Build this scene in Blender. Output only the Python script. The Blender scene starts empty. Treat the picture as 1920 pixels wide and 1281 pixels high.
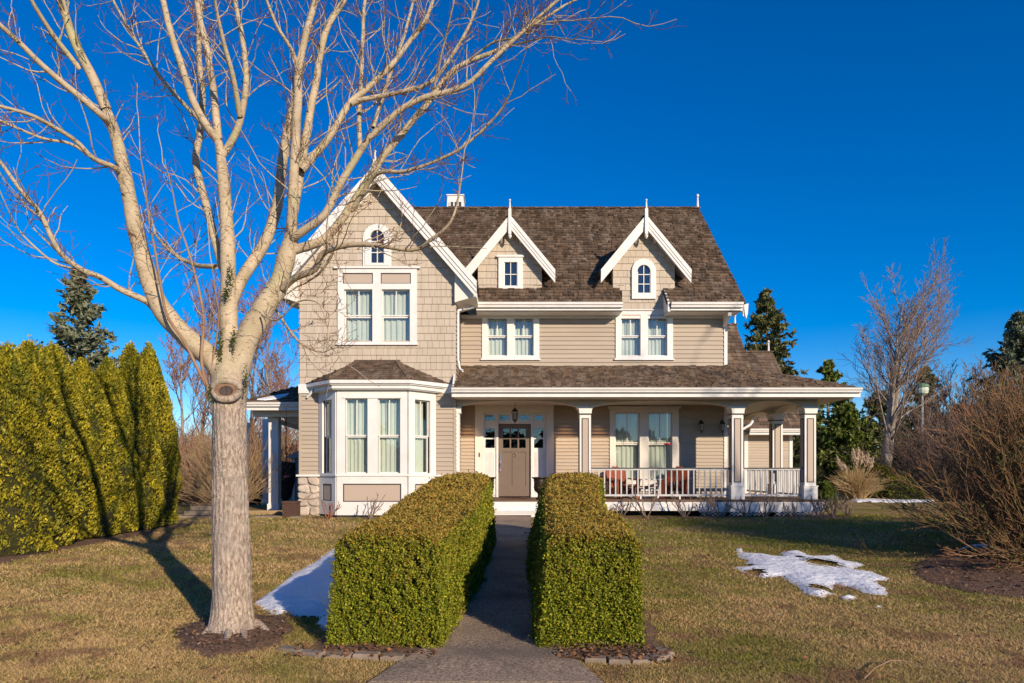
import bpy, math, random
import numpy as np
from mathutils import Vector, Matrix

random.seed(7)
RNG = np.random.default_rng(11)
SC = bpy.context.scene
COL = SC.collection
PI = math.pi

# ------------------------------------------------------------ camera, light, exposure
FP, HZ, CZ = 1280.0, 885.0, 1.13          # focal length in photo pixels, horizon row, eye height over the ground at the house
cam_d = bpy.data.cameras.new('camera')
cam = bpy.data.objects.new('camera', cam_d); COL.objects.link(cam)
cam.location = (0, 0, CZ); cam.rotation_euler = (PI / 2, 0, 0)
cam_d.sensor_width = 36; cam_d.lens = 24.0
cam_d.shift_y = (HZ - 640.5) / 1920.0
cam_d.clip_end = 2000
SC.camera = cam

SUN_AZ, SUN_EL = math.radians(33), math.radians(19.5)    # azimuth measured from -Y towards +X
world = bpy.data.worlds.new('World'); SC.world = world; world.use_nodes = True
wn = world.node_tree; wn.nodes.clear()
sky = wn.nodes.new('ShaderNodeTexSky'); sky.sky_type = 'NISHITA'; sky.sun_disc = False
sky.sun_elevation = SUN_EL; sky.sun_rotation = PI - SUN_AZ
sky.altitude = 900; sky.air_density = 1.0; sky.dust_density = 0.15; sky.ozone_density = 4.0
hs = wn.nodes.new('ShaderNodeHueSaturation'); hs.inputs['Saturation'].default_value = 1.45
hs.inputs['Hue'].default_value = 0.511
bg = wn.nodes.new('ShaderNodeBackground'); bg.inputs['Strength'].default_value = 0.128
wo = wn.nodes.new('ShaderNodeOutputWorld')
wn.links.new(sky.outputs[0], hs.inputs['Color']); wn.links.new(hs.outputs[0], bg.inputs[0]); wn.links.new(bg.outputs[0], wo.inputs[0])

sun_d = bpy.data.lights.new('sun', 'SUN'); sun_d.energy = 4.6; sun_d.angle = math.radians(0.53)
sun_d.color = (1.0, 0.83, 0.62)
sun = bpy.data.objects.new('sun', sun_d); COL.objects.link(sun)
SDIR = Vector((math.sin(SUN_AZ) * math.cos(SUN_EL), -math.cos(SUN_AZ) * math.cos(SUN_EL), math.sin(SUN_EL)))
sun.rotation_euler = SDIR.to_track_quat('Z', 'Y').to_euler()
sun.location = (20, -30, 20)
SC.view_settings.view_transform = 'Standard'; SC.view_settings.look = 'None'
SC.view_settings.gamma = 1.0; SC.view_settings.use_curve_mapping = False
SC.view_settings.exposure = 0.25
try:
    SC.cycles.max_bounces = 8; SC.cycles.transparent_max_bounces = 12
except Exception:
    pass

# ------------------------------------------------------------ helpers
def X(px, d): return (px - 960.0) / FP * d
def Z(py, d): return CZ + (HZ - py) / FP * d
def XZ(px, py, d): return (X(px, d), d, Z(py, d))
WL = {}

def put(o, parent, wl):
    COL.objects.link(o)
    pl = Vector((0, 0, 0))
    if parent is not None:
        o.parent = parent; pl = WL[parent.name]
    o.location = Vector(wl) - pl
    WL[o.name] = Vector(wl)
    return o

def tag(o, label=None, cat=None, group=None, kind=None):
    if label: o['label'] = label
    if cat: o['category'] = cat
    if group: o['group'] = group
    if kind: o['kind'] = kind
    return o

def thing(name, label, cat, loc=(0, 0, 0), group=None):
    o = bpy.data.objects.new(name, None); o.empty_display_size = .2
    put(o, None, loc)
    return tag(o, label, cat, group)

def kids(o): return [c for c in bpy.data.objects if c.parent == o]
def copy_tree(o, label=None, parent=None):
    c = o.copy(); COL.objects.link(c)
    if parent is not None: c.parent = parent
    if label: c['label'] = label
    for k in kids(o): copy_tree(k, None, c)
    return c

class Fr:
    """a vertical plane: u runs along it, n points out of it"""
    def __init__(s, ox, oy, a=0.0):
        s.o = (ox, oy); s.c = math.cos(a); s.s = math.sin(a)
    def p(s, u, n, z): return (s.o[0] + u * s.c + n * s.s, s.o[1] + u * s.s - n * s.c, z)

BOXF = [(0, 3, 2, 1), (4, 5, 6, 7), (0, 1, 5, 4), (1, 2, 6, 5), (2, 3, 7, 6), (3, 0, 4, 7)]
class MB:
    def __init__(s): s.v = []; s.f = []
    def add(s, vs, fs):
        n = len(s.v); s.v += [tuple(p) for p in vs]; s.f += [tuple(i + n for i in f) for f in fs]; return s
    def box(s, x0, x1, y0, y1, z0, z1):
        return s.add([(x0, y0, z0), (x1, y0, z0), (x1, y1, z0), (x0, y1, z0), (x0, y0, z1), (x1, y0, z1), (x1, y1, z1), (x0, y1, z1)], BOXF)
    def fbox(s, F, u0, u1, n0, n1, z0, z1):
        return s.add([F.p(u0, n1, z0), F.p(u1, n1, z0), F.p(u1, n0, z0), F.p(u0, n0, z0), F.p(u0, n1, z1), F.p(u1, n1, z1), F.p(u1, n0, z1), F.p(u0, n0, z1)], BOXF)
    def prism(s, pts, off):
        k = len(pts); o = Vector(off); P = [Vector(p) for p in pts]
        nrm = Vector((0, 0, 0))
        for i in range(k):
            nrm += P[i].cross(P[(i + 1) % k])
        if nrm.dot(o) < 0: P.reverse()
        Q = [p + o for p in P]
        fs = [tuple(range(k - 1, -1, -1)), tuple(range(k, 2 * k))]
        fs += [(i, (i + 1) % k, k + (i + 1) % k, k + i) for i in range(k)]
        return s.add(P + Q, fs)
    def hexa(s, M):
        return s.add([M @ Vector(v) for v in UNITV], BOXF)
    def bar(s, a, b, w, h=None):
        a = Vector(a); b = Vector(b); h = h or w; d = (b - a).normalized()
        r = Vector((0, 0, 1)) if abs(d.z) < .95 else Vector((0, 1, 0))
        u = d.cross(r).normalized() * w / 2; v = u.normalized().cross(d) * h / 2
        return s.add([a - u - v, a + u - v, a + u + v, a - u + v, b - u - v, b + u - v, b + u + v, b - u + v], BOXF)
    def lathe(s, prof, c=(0, 0, 0), n=16, sx=1.0, sy=1.0):
        k = len(prof); vs = []
        for r, z in prof:
            for i in range(n):
                a = 2 * PI * i / n; vs.append((c[0] + r * sx * math.cos(a), c[1] + r * sy * math.sin(a), c[2] + z))
        fs = [(j * n + i, j * n + (i + 1) % n, (j + 1) * n + (i + 1) % n, (j + 1) * n + i) for j in range(k - 1) for i in range(n)]
        fs.append(tuple(range(n - 1, -1, -1))); fs.append(tuple((k - 1) * n + i for i in range(n)))
        return s.add(vs, fs)
    def tube(s, pts, rad, n=6):
        P, Fc = tubes_np(np.array([pts], float), np.array([rad], float), n)
        return s.add(P.tolist(), Fc.tolist())
    def build(s, name, mat, parent=None, smooth=False):
        v = np.array(s.v, float)
        c = np.array([(v[:, 0].min() + v[:, 0].max()) / 2, (v[:, 1].min() + v[:, 1].max()) / 2, v[:, 2].min()])
        me = bpy.data.meshes.new(name); me.from_pydata((v - c).tolist(), [], s.f); me.update()
        me.materials.append(mat)
        if smooth: me.polygons.foreach_set('use_smooth', [True] * len(me.polygons))
        return put(bpy.data.objects.new(name, me), parent, c)

UNITV = [(0, 0, -.6), (1, 0, -.6), (1, 1, -.9), (0, 1, -.9), (0, 0, 1), (1, 0, 1), (1, 1, 0.0), (0, 1, 0.0)]

def np_mesh(name, V, Fc, mat, parent=None, col=None, smooth=False, centre=True):
    V = np.asarray(V, float); Fc = np.asarray(Fc, np.int32)
    c = np.array([(V[:, 0].min() + V[:, 0].max()) / 2, (V[:, 1].min() + V[:, 1].max()) / 2, V[:, 2].min()]) if centre else np.zeros(3)
    me = bpy.data.meshes.new(name); n, k = Fc.shape
    me.vertices.add(len(V)); me.vertices.foreach_set('co', (V - c).astype(np.float32).ravel())
    me.loops.add(n * k); me.loops.foreach_set('vertex_index', Fc.ravel())
    me.polygons.add(n); me.polygons.foreach_set('loop_start', np.arange(0, n * k, k, dtype=np.int32))
    if smooth: me.polygons.foreach_set('use_smooth', np.ones(n, bool))
    me.update(calc_edges=True)
    if col is not None:
        a = me.color_attributes.new('Col', 'FLOAT_COLOR', 'POINT')
        cc = np.ones((len(V), 4), np.float32); cc[:, :3] = col
        a.data.foreach_set('color', cc.ravel())
    for m in (mat if isinstance(mat, (list, tuple)) else [mat]): me.materials.append(m)
    return put(bpy.data.objects.new(name, me), parent, c)

def unit(a): return a / np.maximum(np.linalg.norm(a, axis=-1, keepdims=True), 1e-9)

def tubes_np(P, R, n=4):
    """P [T,K,3], R [T,K] -> verts, quad faces"""
    T, K, _ = P.shape
    D = np.empty_like(P); D[:, 1:-1] = P[:, 2:] - P[:, :-2]; D[:, 0] = P[:, 1] - P[:, 0]; D[:, -1] = P[:, -1] - P[:, -2]
    D = unit(D)
    m = unit(P[:, -1] - P[:, 0])
    ref = np.where(np.abs(m[:, 2:3]) < .8, np.array([[0, 0, 1.]]), np.array([[0.2, 1, 0.]]))[:, None, :]
    U = unit(np.cross(D, np.broadcast_to(ref, D.shape))); W = np.cross(D, U)
    a = np.arange(n) * 2 * PI / n
    V = P[:, :, None, :] + R[:, :, None, None] * (np.cos(a)[None, None, :, None] * U[:, :, None, :] + np.sin(a)[None, None, :, None] * W[:, :, None, :])
    t = np.arange(T)[:, None, None] * K * n; k = np.arange(K - 1)[None, :, None] * n; i = np.arange(n)[None, None, :]; j = (i + 1) % n
    F4 = np.stack([t + k + i, t + k + j, t + k + n + j, t + k + n + i], -1).reshape(-1, 4)
    return V.reshape(-1, 3), F4

def join_np(parts):
    V = []; Fc = []; n = 0
    for v, f in parts: V.append(v); Fc.append(f + n); n += len(v)
    return np.concatenate(V), np.concatenate(Fc)

def cards(P, U, N, w, l):
    """rhombus leaves"""
    U = unit(U); W = unit(np.cross(U, N)); w = np.broadcast_to(np.asarray(w, float).reshape(-1, 1), (len(P), 1)); l = np.broadcast_to(np.asarray(l, float).reshape(-1, 1), (len(P), 1))
    NN = unit(np.cross(W, U))
    V = np.stack([P - U * l * .5, P + W * w * .5 + NN * w * .18, P + U * l * .5, P - W * w * .5 + NN * w * .18], 1).reshape(-1, 3)
    return V, np.arange(len(P) * 4).reshape(-1, 4)

def grow(S, D, L, K=5, up=0.0, wob=.15, rng=RNG):
    """curved shoots"""
    T = len(S); P = np.empty((T, K, 3)); P[:, 0] = S; d = unit(D.copy()); st = (L / (K - 1))[:, None]
    for k in range(1, K):
        d = unit(d + rng.normal(0, wob, (T, 3)) + np.array([0, 0, up]))
        P[:, k] = P[:, k - 1] + d * st
    return P

def spawn(P, m, L0, L1, ang=(.5, 1.0), t0=.25, t1=1.0, K=5, up=.1, wob=.15, rng=RNG, lenscale=None):
    """m children per shoot"""
    T, KK, _ = P.shape
    idx = np.repeat(np.arange(T), m); t = rng.uniform(t0, t1, len(idx)) * (KK - 1.001)
    i = np.floor(t).astype(int); f = (t - i)[:, None]
    S = P[idx, i] * (1 - f) + P[idx, i + 1] * f; d = unit(P[idx, i + 1] - P[idx, i])
    r = unit(np.cross(d, rng.normal(0, 1, d.shape))); a = rng.uniform(ang[0], ang[1], len(idx))[:, None]
    D = d * np.cos(a) + r * np.sin(a)
    L = rng.uniform(L0, L1, len(idx)) * (1 - .45 * t / (KK - 1))
    if lenscale is not None: L = L * lenscale[idx]
    return grow(S, D, L, K, up, wob, rng), idx, t / (KK - 1)

def taper(T, K, r0, r1): 
    r0 = np.broadcast_to(np.asarray(r0, float), (T,))[:, None]
    return r0 + (r1 - r0) * np.linspace(0, 1, K)[None, :]

def smooth_noise(P, seed=0, sc=1.0):
    """cheap value noise by summed sines"""
    P = np.asarray(P, float) * sc; r = np.random.default_rng(seed); o = np.zeros(P.shape[:-1])
    for k in range(7):
        w = r.normal(0, 1.3, 3) * (1 + .35 * k); o += np.sin(P @ w + r.uniform(0, 6.28)) / (1 + .3 * k)
    return o / 3.0

# ------------------------------------------------------------ materials
def nodes(name):
    m = bpy.data.materials.new(name); m.use_nodes = True
    return m, m.node_tree, m.node_tree.nodes['Principled BSDF']

def mat(name, c1, c2=None, scale=4.0, rough=.75, bump=0.0, bscale=40.0, bdist=.01, rand=0.0, stretch=(1, 1, 1), spec=.3, c3=None, scale3=1.0, lo=.35, hi=.65, lo3=.5, hi3=.62, metal=0.0, attr=False, detail=5.0, transl=0.0):
    m, nt, b = nodes(name); N = nt.nodes; L = nt.links
    b.inputs['Roughness'].default_value = rough; b.inputs['Specular IOR Level'].default_value = spec; b.inputs['Metallic'].default_value = metal
    geo = N.new('ShaderNodeNewGeometry'); mp = N.new('ShaderNodeMapping'); mp.inputs['Scale'].default_value = stretch
    L.new(geo.outputs['Position'], mp.inputs['Vector'])
    def noise(sc, det=detail):
        n = N.new('ShaderNodeTexNoise'); n.inputs['Scale'].default_value = sc; n.inputs['Detail'].default_value = det; n.inputs['Roughness'].default_value = .6
        L.new(mp.outputs[0], n.inputs['Vector']); return n.outputs['Fac']
    def ramp(f, lo, hi):
        r = N.new('ShaderNodeMapRange'); r.inputs[1].default_value = lo; r.inputs[2].default_value = hi; L.new(f, r.inputs[0]); return r.outputs[0]
    def mix(f, a, b_):
        x = N.new('ShaderNodeMix'); x.data_type = 'RGBA'
        if hasattr(f, 'links'): L.new(f, x.inputs[0])
        else: x.inputs[0].default_value = f
        for s, i in ((a, 6), (b_, 7)):
            if hasattr(s, 'links'): L.new(s, x.inputs[i])
            else: x.inputs[i].default_value = (*s, 1)
        return x.outputs[2]
    if attr:
        va = N.new('ShaderNodeVertexColor'); va.layer_name = 'Col'; col = va.outputs[0]
    else:
        col = mix(ramp(noise(scale), lo, hi), c1, c2 or c1) if c2 else mix(0.0, c1, c1)
        if c3: col = mix(ramp(noise(scale3, 3.0), lo3, hi3), col, c3)
    if rand:
        oi = N.new('ShaderNodeObjectInfo'); ad = N.new('ShaderNodeMath'); ad.operation = 'ADD'; fr = N.new('ShaderNodeMath'); fr.operation = 'FRACT'
        L.new(geo.outputs['Random Per Island'], ad.inputs[0]); L.new(oi.outputs['Random'], ad.inputs[1]); L.new(ad.outputs[0], fr.inputs[0])
        mr = N.new('ShaderNodeMapRange'); mr.inputs[3].default_value = 1 - rand; mr.inputs[4].default_value = 1 + rand; L.new(fr.outputs[0], mr.inputs[0])
        vm = N.new('ShaderNodeVectorMath'); vm.operation = 'SCALE'; L.new(col, vm.inputs[0]); L.new(mr.outputs[0], vm.inputs['Scale']); col = vm.outputs[0]
    L.new(col, b.inputs['Base Color'])
    if bump:
        bp = N.new('ShaderNodeBump'); bp.inputs['Strength'].default_value = bump; bp.inputs['Distance'].default_value = bdist
        L.new(noise(bscale, 6.0), bp.inputs['Height']); L.new(bp.outputs[0], b.inputs['Normal'])
    if transl:
        tr = N.new('ShaderNodeBsdfTranslucent'); ms = N.new('ShaderNodeMixShader'); ms.inputs[0].default_value = transl
        L.new(col, tr.inputs[0]); L.new(b.outputs[0], ms.inputs[1]); L.new(tr.outputs[0], ms.inputs[2])
        L.new(ms.outputs[0], N['Material Output'].inputs[0])
    return m

def glass_mat():
    m, nt, b = nodes('window_glass'); N = nt.nodes; L = nt.links
    N.remove(b)
    tr = N.new('ShaderNodeBsdfTransparent'); tr.inputs[0].default_value = (.95, .98, .96, 1)
    gl = N.new('ShaderNodeBsdfGlossy'); gl.inputs['Roughness'].default_value = 0.015
    lw = N.new('ShaderNodeLayerWeight'); lw.inputs['Blend'].default_value = .5
    pw = N.new('ShaderNodeMath'); pw.operation = 'POWER'; pw.inputs[1].default_value = 4.0; L.new(lw.outputs['Facing'], pw.inputs[0])
    fr = N.new('ShaderNodeMath'); fr.operation = 'MULTIPLY_ADD'; fr.inputs[1].default_value = .8; fr.inputs[2].default_value = .075; L.new(pw.outputs[0], fr.inputs[0])
    geo = N.new('ShaderNodeNewGeometry'); no = N.new('ShaderNodeTexNoise'); no.inputs['Scale'].default_value = 2.5
    bp = N.new('ShaderNodeBump'); bp.inputs['Strength'].default_value = .25; bp.inputs['Distance'].default_value = .01
    L.new(geo.outputs['Position'], no.inputs['Vector']); L.new(no.outputs['Fac'], bp.inputs['Height']); L.new(bp.outputs[0], gl.inputs['Normal'])
    mx = N.new('ShaderNodeMixShader'); L.new(fr.outputs[0], mx.inputs[0]); L.new(tr.outputs[0], mx.inputs[1]); L.new(gl.outputs[0], mx.inputs[2])
    L.new(mx.outputs[0], N['Material Output'].inputs[0])
    return m

WHITE = mat('white_paint', (.78, .76, .73), (.71, .69, .66), 3.0, .45, .05, 60)
CREAM = mat('cream_paint', (.76, .71, .63), (.72, .67, .60), 3.0, .5)
SIDE = mat('beige_siding_paint', (.445, .37, .29), (.40, .33, .26), 1.5, .6, .12, 25, .004, rand=.035, stretch=(.4, .4, 4))
SHIN = mat('beige_shingle_paint', (.52, .44, .35), (.465, .392, .31), 2.2, .65, .25, 40, .004, rand=.05, stretch=(5, 5, .6))
PANEL = mat('beige_panel_paint', (.48, .385, .31), None, rough=.55)
DARK = mat('dark_grey_trim', (.045, .043, .05), None, rough=.5)
SHAKE = mat('weathered_cedar_shake', (.172, .118, .080), (.098, .066, .045), 4.0, .85, .5, 30, .01, rand=.42, stretch=(6, 1.2, 1.2), c3=(.17, .128, .095), scale3=.8)
STONE = mat('tan_field_stone', (.60, .51, .42), (.42, .35, .29), 5.0, .85, .6, 18, .02, rand=.18)
MORTAR = mat('mortar', (.42, .36, .30), (.34, .29, .24), 9.0, .9, .4, 60)
RAIL_SHADED = mat('shaded_white_rail', (.58, .575, .57), (.52, .515, .51), 5, .5)  # white rails and balusters coloured greyer so they look shaded
BEAM_SHADED = mat('shaded_cream_beam', (.60, .53, .45), (.55, .49, .41), 5, .6)  # cream darkened to beige, porch shade put into the colour
WOODD = mat('brown_deck_wood', (.16, .09, .055), (.11, .065, .042), 6.0, .6, .3, 30, stretch=(.3, 3, 3))
DOOR = mat('taupe_door_paint', (.185, .138, .105), (.17, .126, .097), 5.0, .5)
IRON = mat('bronze_metal', (.035, .028, .022), (.06, .045, .03), 20.0, .4, metal=.6)
SILVER = mat('brushed_nickel', (.6, .58, .55), None, rough=.3, metal=1.0)
GLASS = glass_mat()
CURT = mat('curtain_fabric', (.88, .88, .80), (.82, .84, .76), 6.0, .9, transl=.3)
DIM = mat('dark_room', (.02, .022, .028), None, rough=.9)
REDW = mat('red_cedar_stain', (.30, .068, .024), (.2, .042, .017), 8.0, .5, .2, 40, stretch=(3, 3, .5))
REDP = mat('red_plastic', (.6, .02, .04), None, rough=.3)
def maple_mat():
    m, nt, b = nodes('maple_bark'); N = nt.nodes; L = nt.links; b.inputs['Roughness'].default_value = .8; b.inputs['Specular IOR Level'].default_value = .2
    geo = N.new('ShaderNodeNewGeometry')
    def noise(sc, st=(1, 1, 1), det=6, ro=.6):
        mp = N.new('ShaderNodeMapping'); mp.inputs['Scale'].default_value = st; L.new(geo.outputs['Position'], mp.inputs['Vector'])
        n = N.new('ShaderNodeTexNoise'); n.inputs['Scale'].default_value = sc; n.inputs['Detail'].default_value = det; n.inputs['Roughness'].default_value = ro; L.new(mp.outputs[0], n.inputs['Vector']); return n.outputs['Fac']
    def rng_(f, lo, hi):
        r = N.new('ShaderNodeMapRange'); r.inputs[1].default_value = lo; r.inputs[2].default_value = hi; L.new(f, r.inputs[0]); return r.outputs[0]
    def mix(f, a, b_):
        x = N.new('ShaderNodeMix'); x.data_type = 'RGBA'; L.new(f, x.inputs[0])
        for s, i in ((a, 6), (b_, 7)):
            if hasattr(s, 'links'): L.new(s, x.inputs[i])
            else: x.inputs[i].default_value = (*s, 1)
        return x.outputs[2]
    fis = noise(48, (1, 1, .36), 6, .7); flake = noise(95, (1, 1, .7), 4)
    low = mix(rng_(fis, .40, .60), (.26, .19, .145), (.72, .59, .475)); low = mix(rng_(flake, .5, .68), low, (.44, .35, .28)); low = mix(rng_(noise(3.0), .5, .75), low, (.36, .31, .27))
    up = mix(rng_(noise(4.5), .35, .65), (.56, .45, .31), (.40, .32, .21)); up = mix(rng_(noise(20, (1, 1, 3.2), 4), .57, .66), up, (.17, .12, .08)); up = mix(rng_(noise(9, (1, 1, .5), 5), .56, .70), up, (.33, .26, .17)); up = mix(rng_(noise(2.0), .55, .75), up, (.42, .39, .19)); up = mix(rng_(noise(38), .60, .72), up, (.58, .54, .46))
    sp = N.new('ShaderNodeSeparateXYZ'); L.new(geo.outputs['Position'], sp.inputs[0]); ad = N.new('ShaderNodeMath'); ad.operation = 'MULTIPLY_ADD'; ad.inputs[1].default_value = .7; L.new(noise(5), ad.inputs[0]); L.new(sp.outputs[2], ad.inputs[2])
    k = rng_(ad.outputs[0], 2.05, 2.55)
    L.new(mix(k, low, up), b.inputs['Base Color'])
    h = N.new('ShaderNodeMath'); h.operation = 'MULTIPLY_ADD'; h.inputs[1].default_value = .8; L.new(fis, h.inputs[0]); L.new(flake, h.inputs[2])
    bp = N.new('ShaderNodeBump'); bp.inputs['Strength'].default_value = .9; bp.inputs['Distance'].default_value = .022; L.new(h.outputs[0], bp.inputs['Height'])
    st = N.new('ShaderNodeMapRange'); st.inputs[3].default_value = .95; st.inputs[4].default_value = .28; L.new(k, st.inputs[0]); L.new(st.outputs[0], bp.inputs['Strength']); L.new(bp.outputs[0], b.inputs['Normal'])
    return m
MAPLE = maple_mat()
BARK = mat('dark_bark', (.28, .21, .16), (.16, .12, .09), 9.0, .85, .9, 26, .02, stretch=(2.4, 2.4, .35))
LIMB = mat('smooth_bark', (.50, .42, .30), (.40, .32, .22), 5.0, .7, .5, 30, .01, c3=(.25, .2, .14), scale3=12, lo3=.55, hi3=.7)
TWIG = mat('maple_twig', (.36, .24, .15), (.26, .15, .09), 4.0, .7)
TWIGR = mat('reddish_twig', (.25, .10, .055), (.15, .075, .045), 4.0, .6)
MOSS = mat('moss', (.10, .12, .02), (.05, .07, .015), 30.0, .95, .8, 90)
LEAF = mat('box_leaf', (1, 1, 1), attr=True, rough=.6, spec=.15, transl=.2)
SCALEL = mat('cedar_foliage', (1, 1, 1), attr=True, rough=.6, transl=.07)
NEEDLE = mat('conifer_needles', (1, 1, 1), attr=True, rough=.7, transl=.1)
GRASSB = mat('grass_blades', (1, 1, 1), attr=True, rough=.6, transl=.25)
SOIL = mat('mulch', (.22, .13, .08), (.10, .06, .04), 14.0, .95, 1.0, 45, .03, c3=(.22, .13, .08), scale3=30)
CHIPM = mat('bark_chips', (.26, .15, .09), (.10, .06, .04), 20.0, .9, rand=.5)
SNOW = mat('old_snow', (.92, .92, .93), (.85, .86, .89), 5.0, .55, .9, 9, .05)
CONC = mat('aggregate_paving', (.52, .385, .27), (.15, .11, .08), 48.0, .85, .8, 110, .006, c3=(.10, .085, .075), scale3=1.2, lo3=.45, hi3=.75, detail=3.0)
PAVER = mat('grey_paver', (.30, .235, .175), (.2, .155, .12), 12.0, .9, .5, 60, rand=.12)
DEADLEAF = mat('dead_leaf', (.33, .15, .07), (.25, .12, .06), 9.0, .8, rand=.3, transl=.15)
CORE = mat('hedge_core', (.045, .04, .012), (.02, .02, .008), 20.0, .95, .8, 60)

# ------------------------------------------------------------ ground height
def g(x, y):
    x = np.asarray(x, float); y = np.asarray(y, float)
    t = np.clip(16 - y, 0, 30)
    z = -t * .036 + .12 * np.exp(-t * 0 - np.clip(y - 16, 0, 100)) * 0
    z = z + .012 * np.sin(x * 1.3 + .5) * np.sin(y * .9) + .007 * np.sin(x * 3.1 - y * 2.3)
    return z
def gz(x, y): return float(g(x, y))
# ------------------------------------------------------------ tiled surfaces
BUDGET = {}
UNIT_ME = {}
def unit_mesh(m):
    if m.name not in UNIT_ME:
        me = bpy.data.meshes.new('piece'); me.from_pydata(UNITV, [], BOXF); me.materials.append(m); UNIT_ME[m.name] = me
    return UNIT_ME[m.name]

def scan(poly, s):
    xs = []
    for i in range(len(poly)):
        (u0, s0), (u1, s1) = poly[i], poly[(i + 1) % len(poly)]
        if (s0 <= s) != (s1 <= s): xs.append(u0 + (s - s0) / (s1 - s0) * (u1 - u0))
    xs.sort(); return [(xs[i], xs[i + 1]) for i in range(0, len(xs) - 1, 2)]

def cut(iv, a, b):
    out = []
    for x0, x1 in iv:
        if b <= x0 or a >= x1: out.append((x0, x1)); continue
        if a > x0: out.append((x0, a))
        if b < x1: out.append((b, x1))
    return out

def tile(parent, name, poly, holes, O, U, S, e, wmin, wmax, t, gap, m, lap=1.18, jit=0.0, limit=300, mid=.45, lift=.004, seed=1):
    """courses of pieces over polygon poly given in (u, s); holes are (u0, u1, s0, s1) or functions s -> (u0, u1)"""
    r = random.Random(seed); O = Vector(O); U = Vector(U).normalized(); S = Vector(S).normalized(); Nn = U.cross(S)
    smin = min(p[1] for p in poly); smax = max(p[1] for p in poly)
    rest = MB(); n = BUDGET.get(name, 0); k = 0
    rows = int(math.ceil((smax - smin) / e - .02))
    for k in range(rows):
        s0 = smin + k * e; sm = min(s0 + e * mid, smax - .01)
        iv = scan(poly, sm)
        for h in holes:
            if callable(h):
                q = h(sm)
                if q: iv = cut(iv, *q)
            elif h[2] < sm < h[3]: iv = cut(iv, h[0], h[1])
        for a, b in iv:
            x = a
            while x < b - .015:
                w = r.uniform(wmin, wmax) if wmax < 50 else 1e9
                x1 = min(b, x + w)
                if b - x1 < wmin * .5: x1 = b
                L = min(e * lap, smax - s0 + .02); dj = r.uniform(-jit, jit); tt = t * (1 + r.uniform(-.5, .6) * (jit > .004))
                o = O + U * (x + gap / 2) + S * (s0 + dj) + Nn * (lift + .6 * 0)
                M = Matrix(((*(U * (x1 - x - gap)), 0), (*(S * L), 0), (*(Nn * tt), 0), (0, 0, 0, 1))).transposed()
                M.translation = o
                if n < limit:
                    ob = bpy.data.objects.new(name, unit_mesh(m)); COL.objects.link(ob); ob.parent = parent
                    ob.matrix_basis = Matrix.Translation(-WL[parent.name]) @ M; n += 1
                else: rest.hexa(M)
                x = x1
    BUDGET[name] = n
    if rest.v: tag(rest.build(name + '_field', m, parent), kind='stuff')

def cells(u0, u1, z0, z1, holes):
    us = sorted({u0, u1, *[min(max(h[i], u0), u1) for h in holes for i in (0, 1)]}); zs = sorted({z0, z1, *[min(max(h[i], z0), z1) for h in holes for i in (2, 3)]})
    out = []
    for i in range(len(us) - 1):
        a, b = us[i], us[i + 1]; run = None
        for j in range(len(zs) - 1):
            c, d = zs[j], zs[j + 1]; mu, mz = (a + b) / 2, (c + d) / 2
            if any(h[0] < mu < h[1] and h[2] < mz < h[3] for h in holes):
                if run: out.append((a, b, *run)); run = None
            else: run = (run[0], d) if run else (c, d)
        if run: out.append((a, b, *run))
    return out

def grid_boxes(mb, F, u0, u1, n0, n1, z0, z1, holes):
    for a, b, c, d in cells(u0, u1, z0, z1, holes): mb.fbox(F, a, b, n0, n1, c, d)

house = thing('house', 'two storey beige farmhouse with white trim, brown shake roof and wraparound porch', 'house', (0.6, 20, 0))

def wall_part(F, u0, u1, z0, z1, holes=(), trims=(), m=None, e=.112, style='siding', seed=1, name='wall'):
    """backing with window openings, clad in boards or shingles"""
    mb = MB(); grid_boxes(mb, F, u0, u1, -.14, 0, z0, z1, holes)
    w = mb.build(name, m or SIDE, house)
    hs_ = [(a + .04, b - .04, c + .03, d - .03) for a, b, c, d in trims]
    U = Vector(F.p(1, 0, 0)) - Vector(F.p(0, 0, 0))
    if style == 'siding': tile(w, 'siding_board', [(u0, z0), (u1, z0), (u1, z1), (u0, z1)], hs_, F.p(0, 0, 0), U, (0, 0, 1), e, 2.2, 4.2, .026, .004, SIDE, lap=1.0, limit=420, seed=seed, lift=.006)
    elif style == 'shingle': tile(w, 'wall_shingle', [(u0, z0), (u1, z0), (u1, z1), (u0, z1)], hs_, F.p(0, 0, 0), U, (0, 0, 1), .188, .11, .25, .02, .006, SHIN, lap=1.0, seed=seed, lift=.008)
    return w

def curtain(F, u0, u1, z0, z1, parent, seed=0, n=-.16):
    r = random.Random(seed); K = 44; vs = []; ph = r.uniform(0, 6)
    for j, z in enumerate((z0 - .05, (z0 + z1) / 2, z1 + .05)):
        for i in range(K):
            t = i / (K - 1); w = .018 * math.sin(t * 36 + ph + .6 * j * math.sin(t * 7)) + .010 * math.sin(t * 71 + ph * 2 + j) + .01 * math.sin(t * 13 + j)
            vs.append(F.p(u0 + (u1 - u0) * t, n + w, z))
    fs = [(j * K + i, j * K + i + 1, (j + 1) * K + i + 1, (j + 1) * K + i) for j in range(2) for i in range(K - 1)]
    return MB().add(vs, fs).build('curtain', CURT, parent, True)

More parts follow.
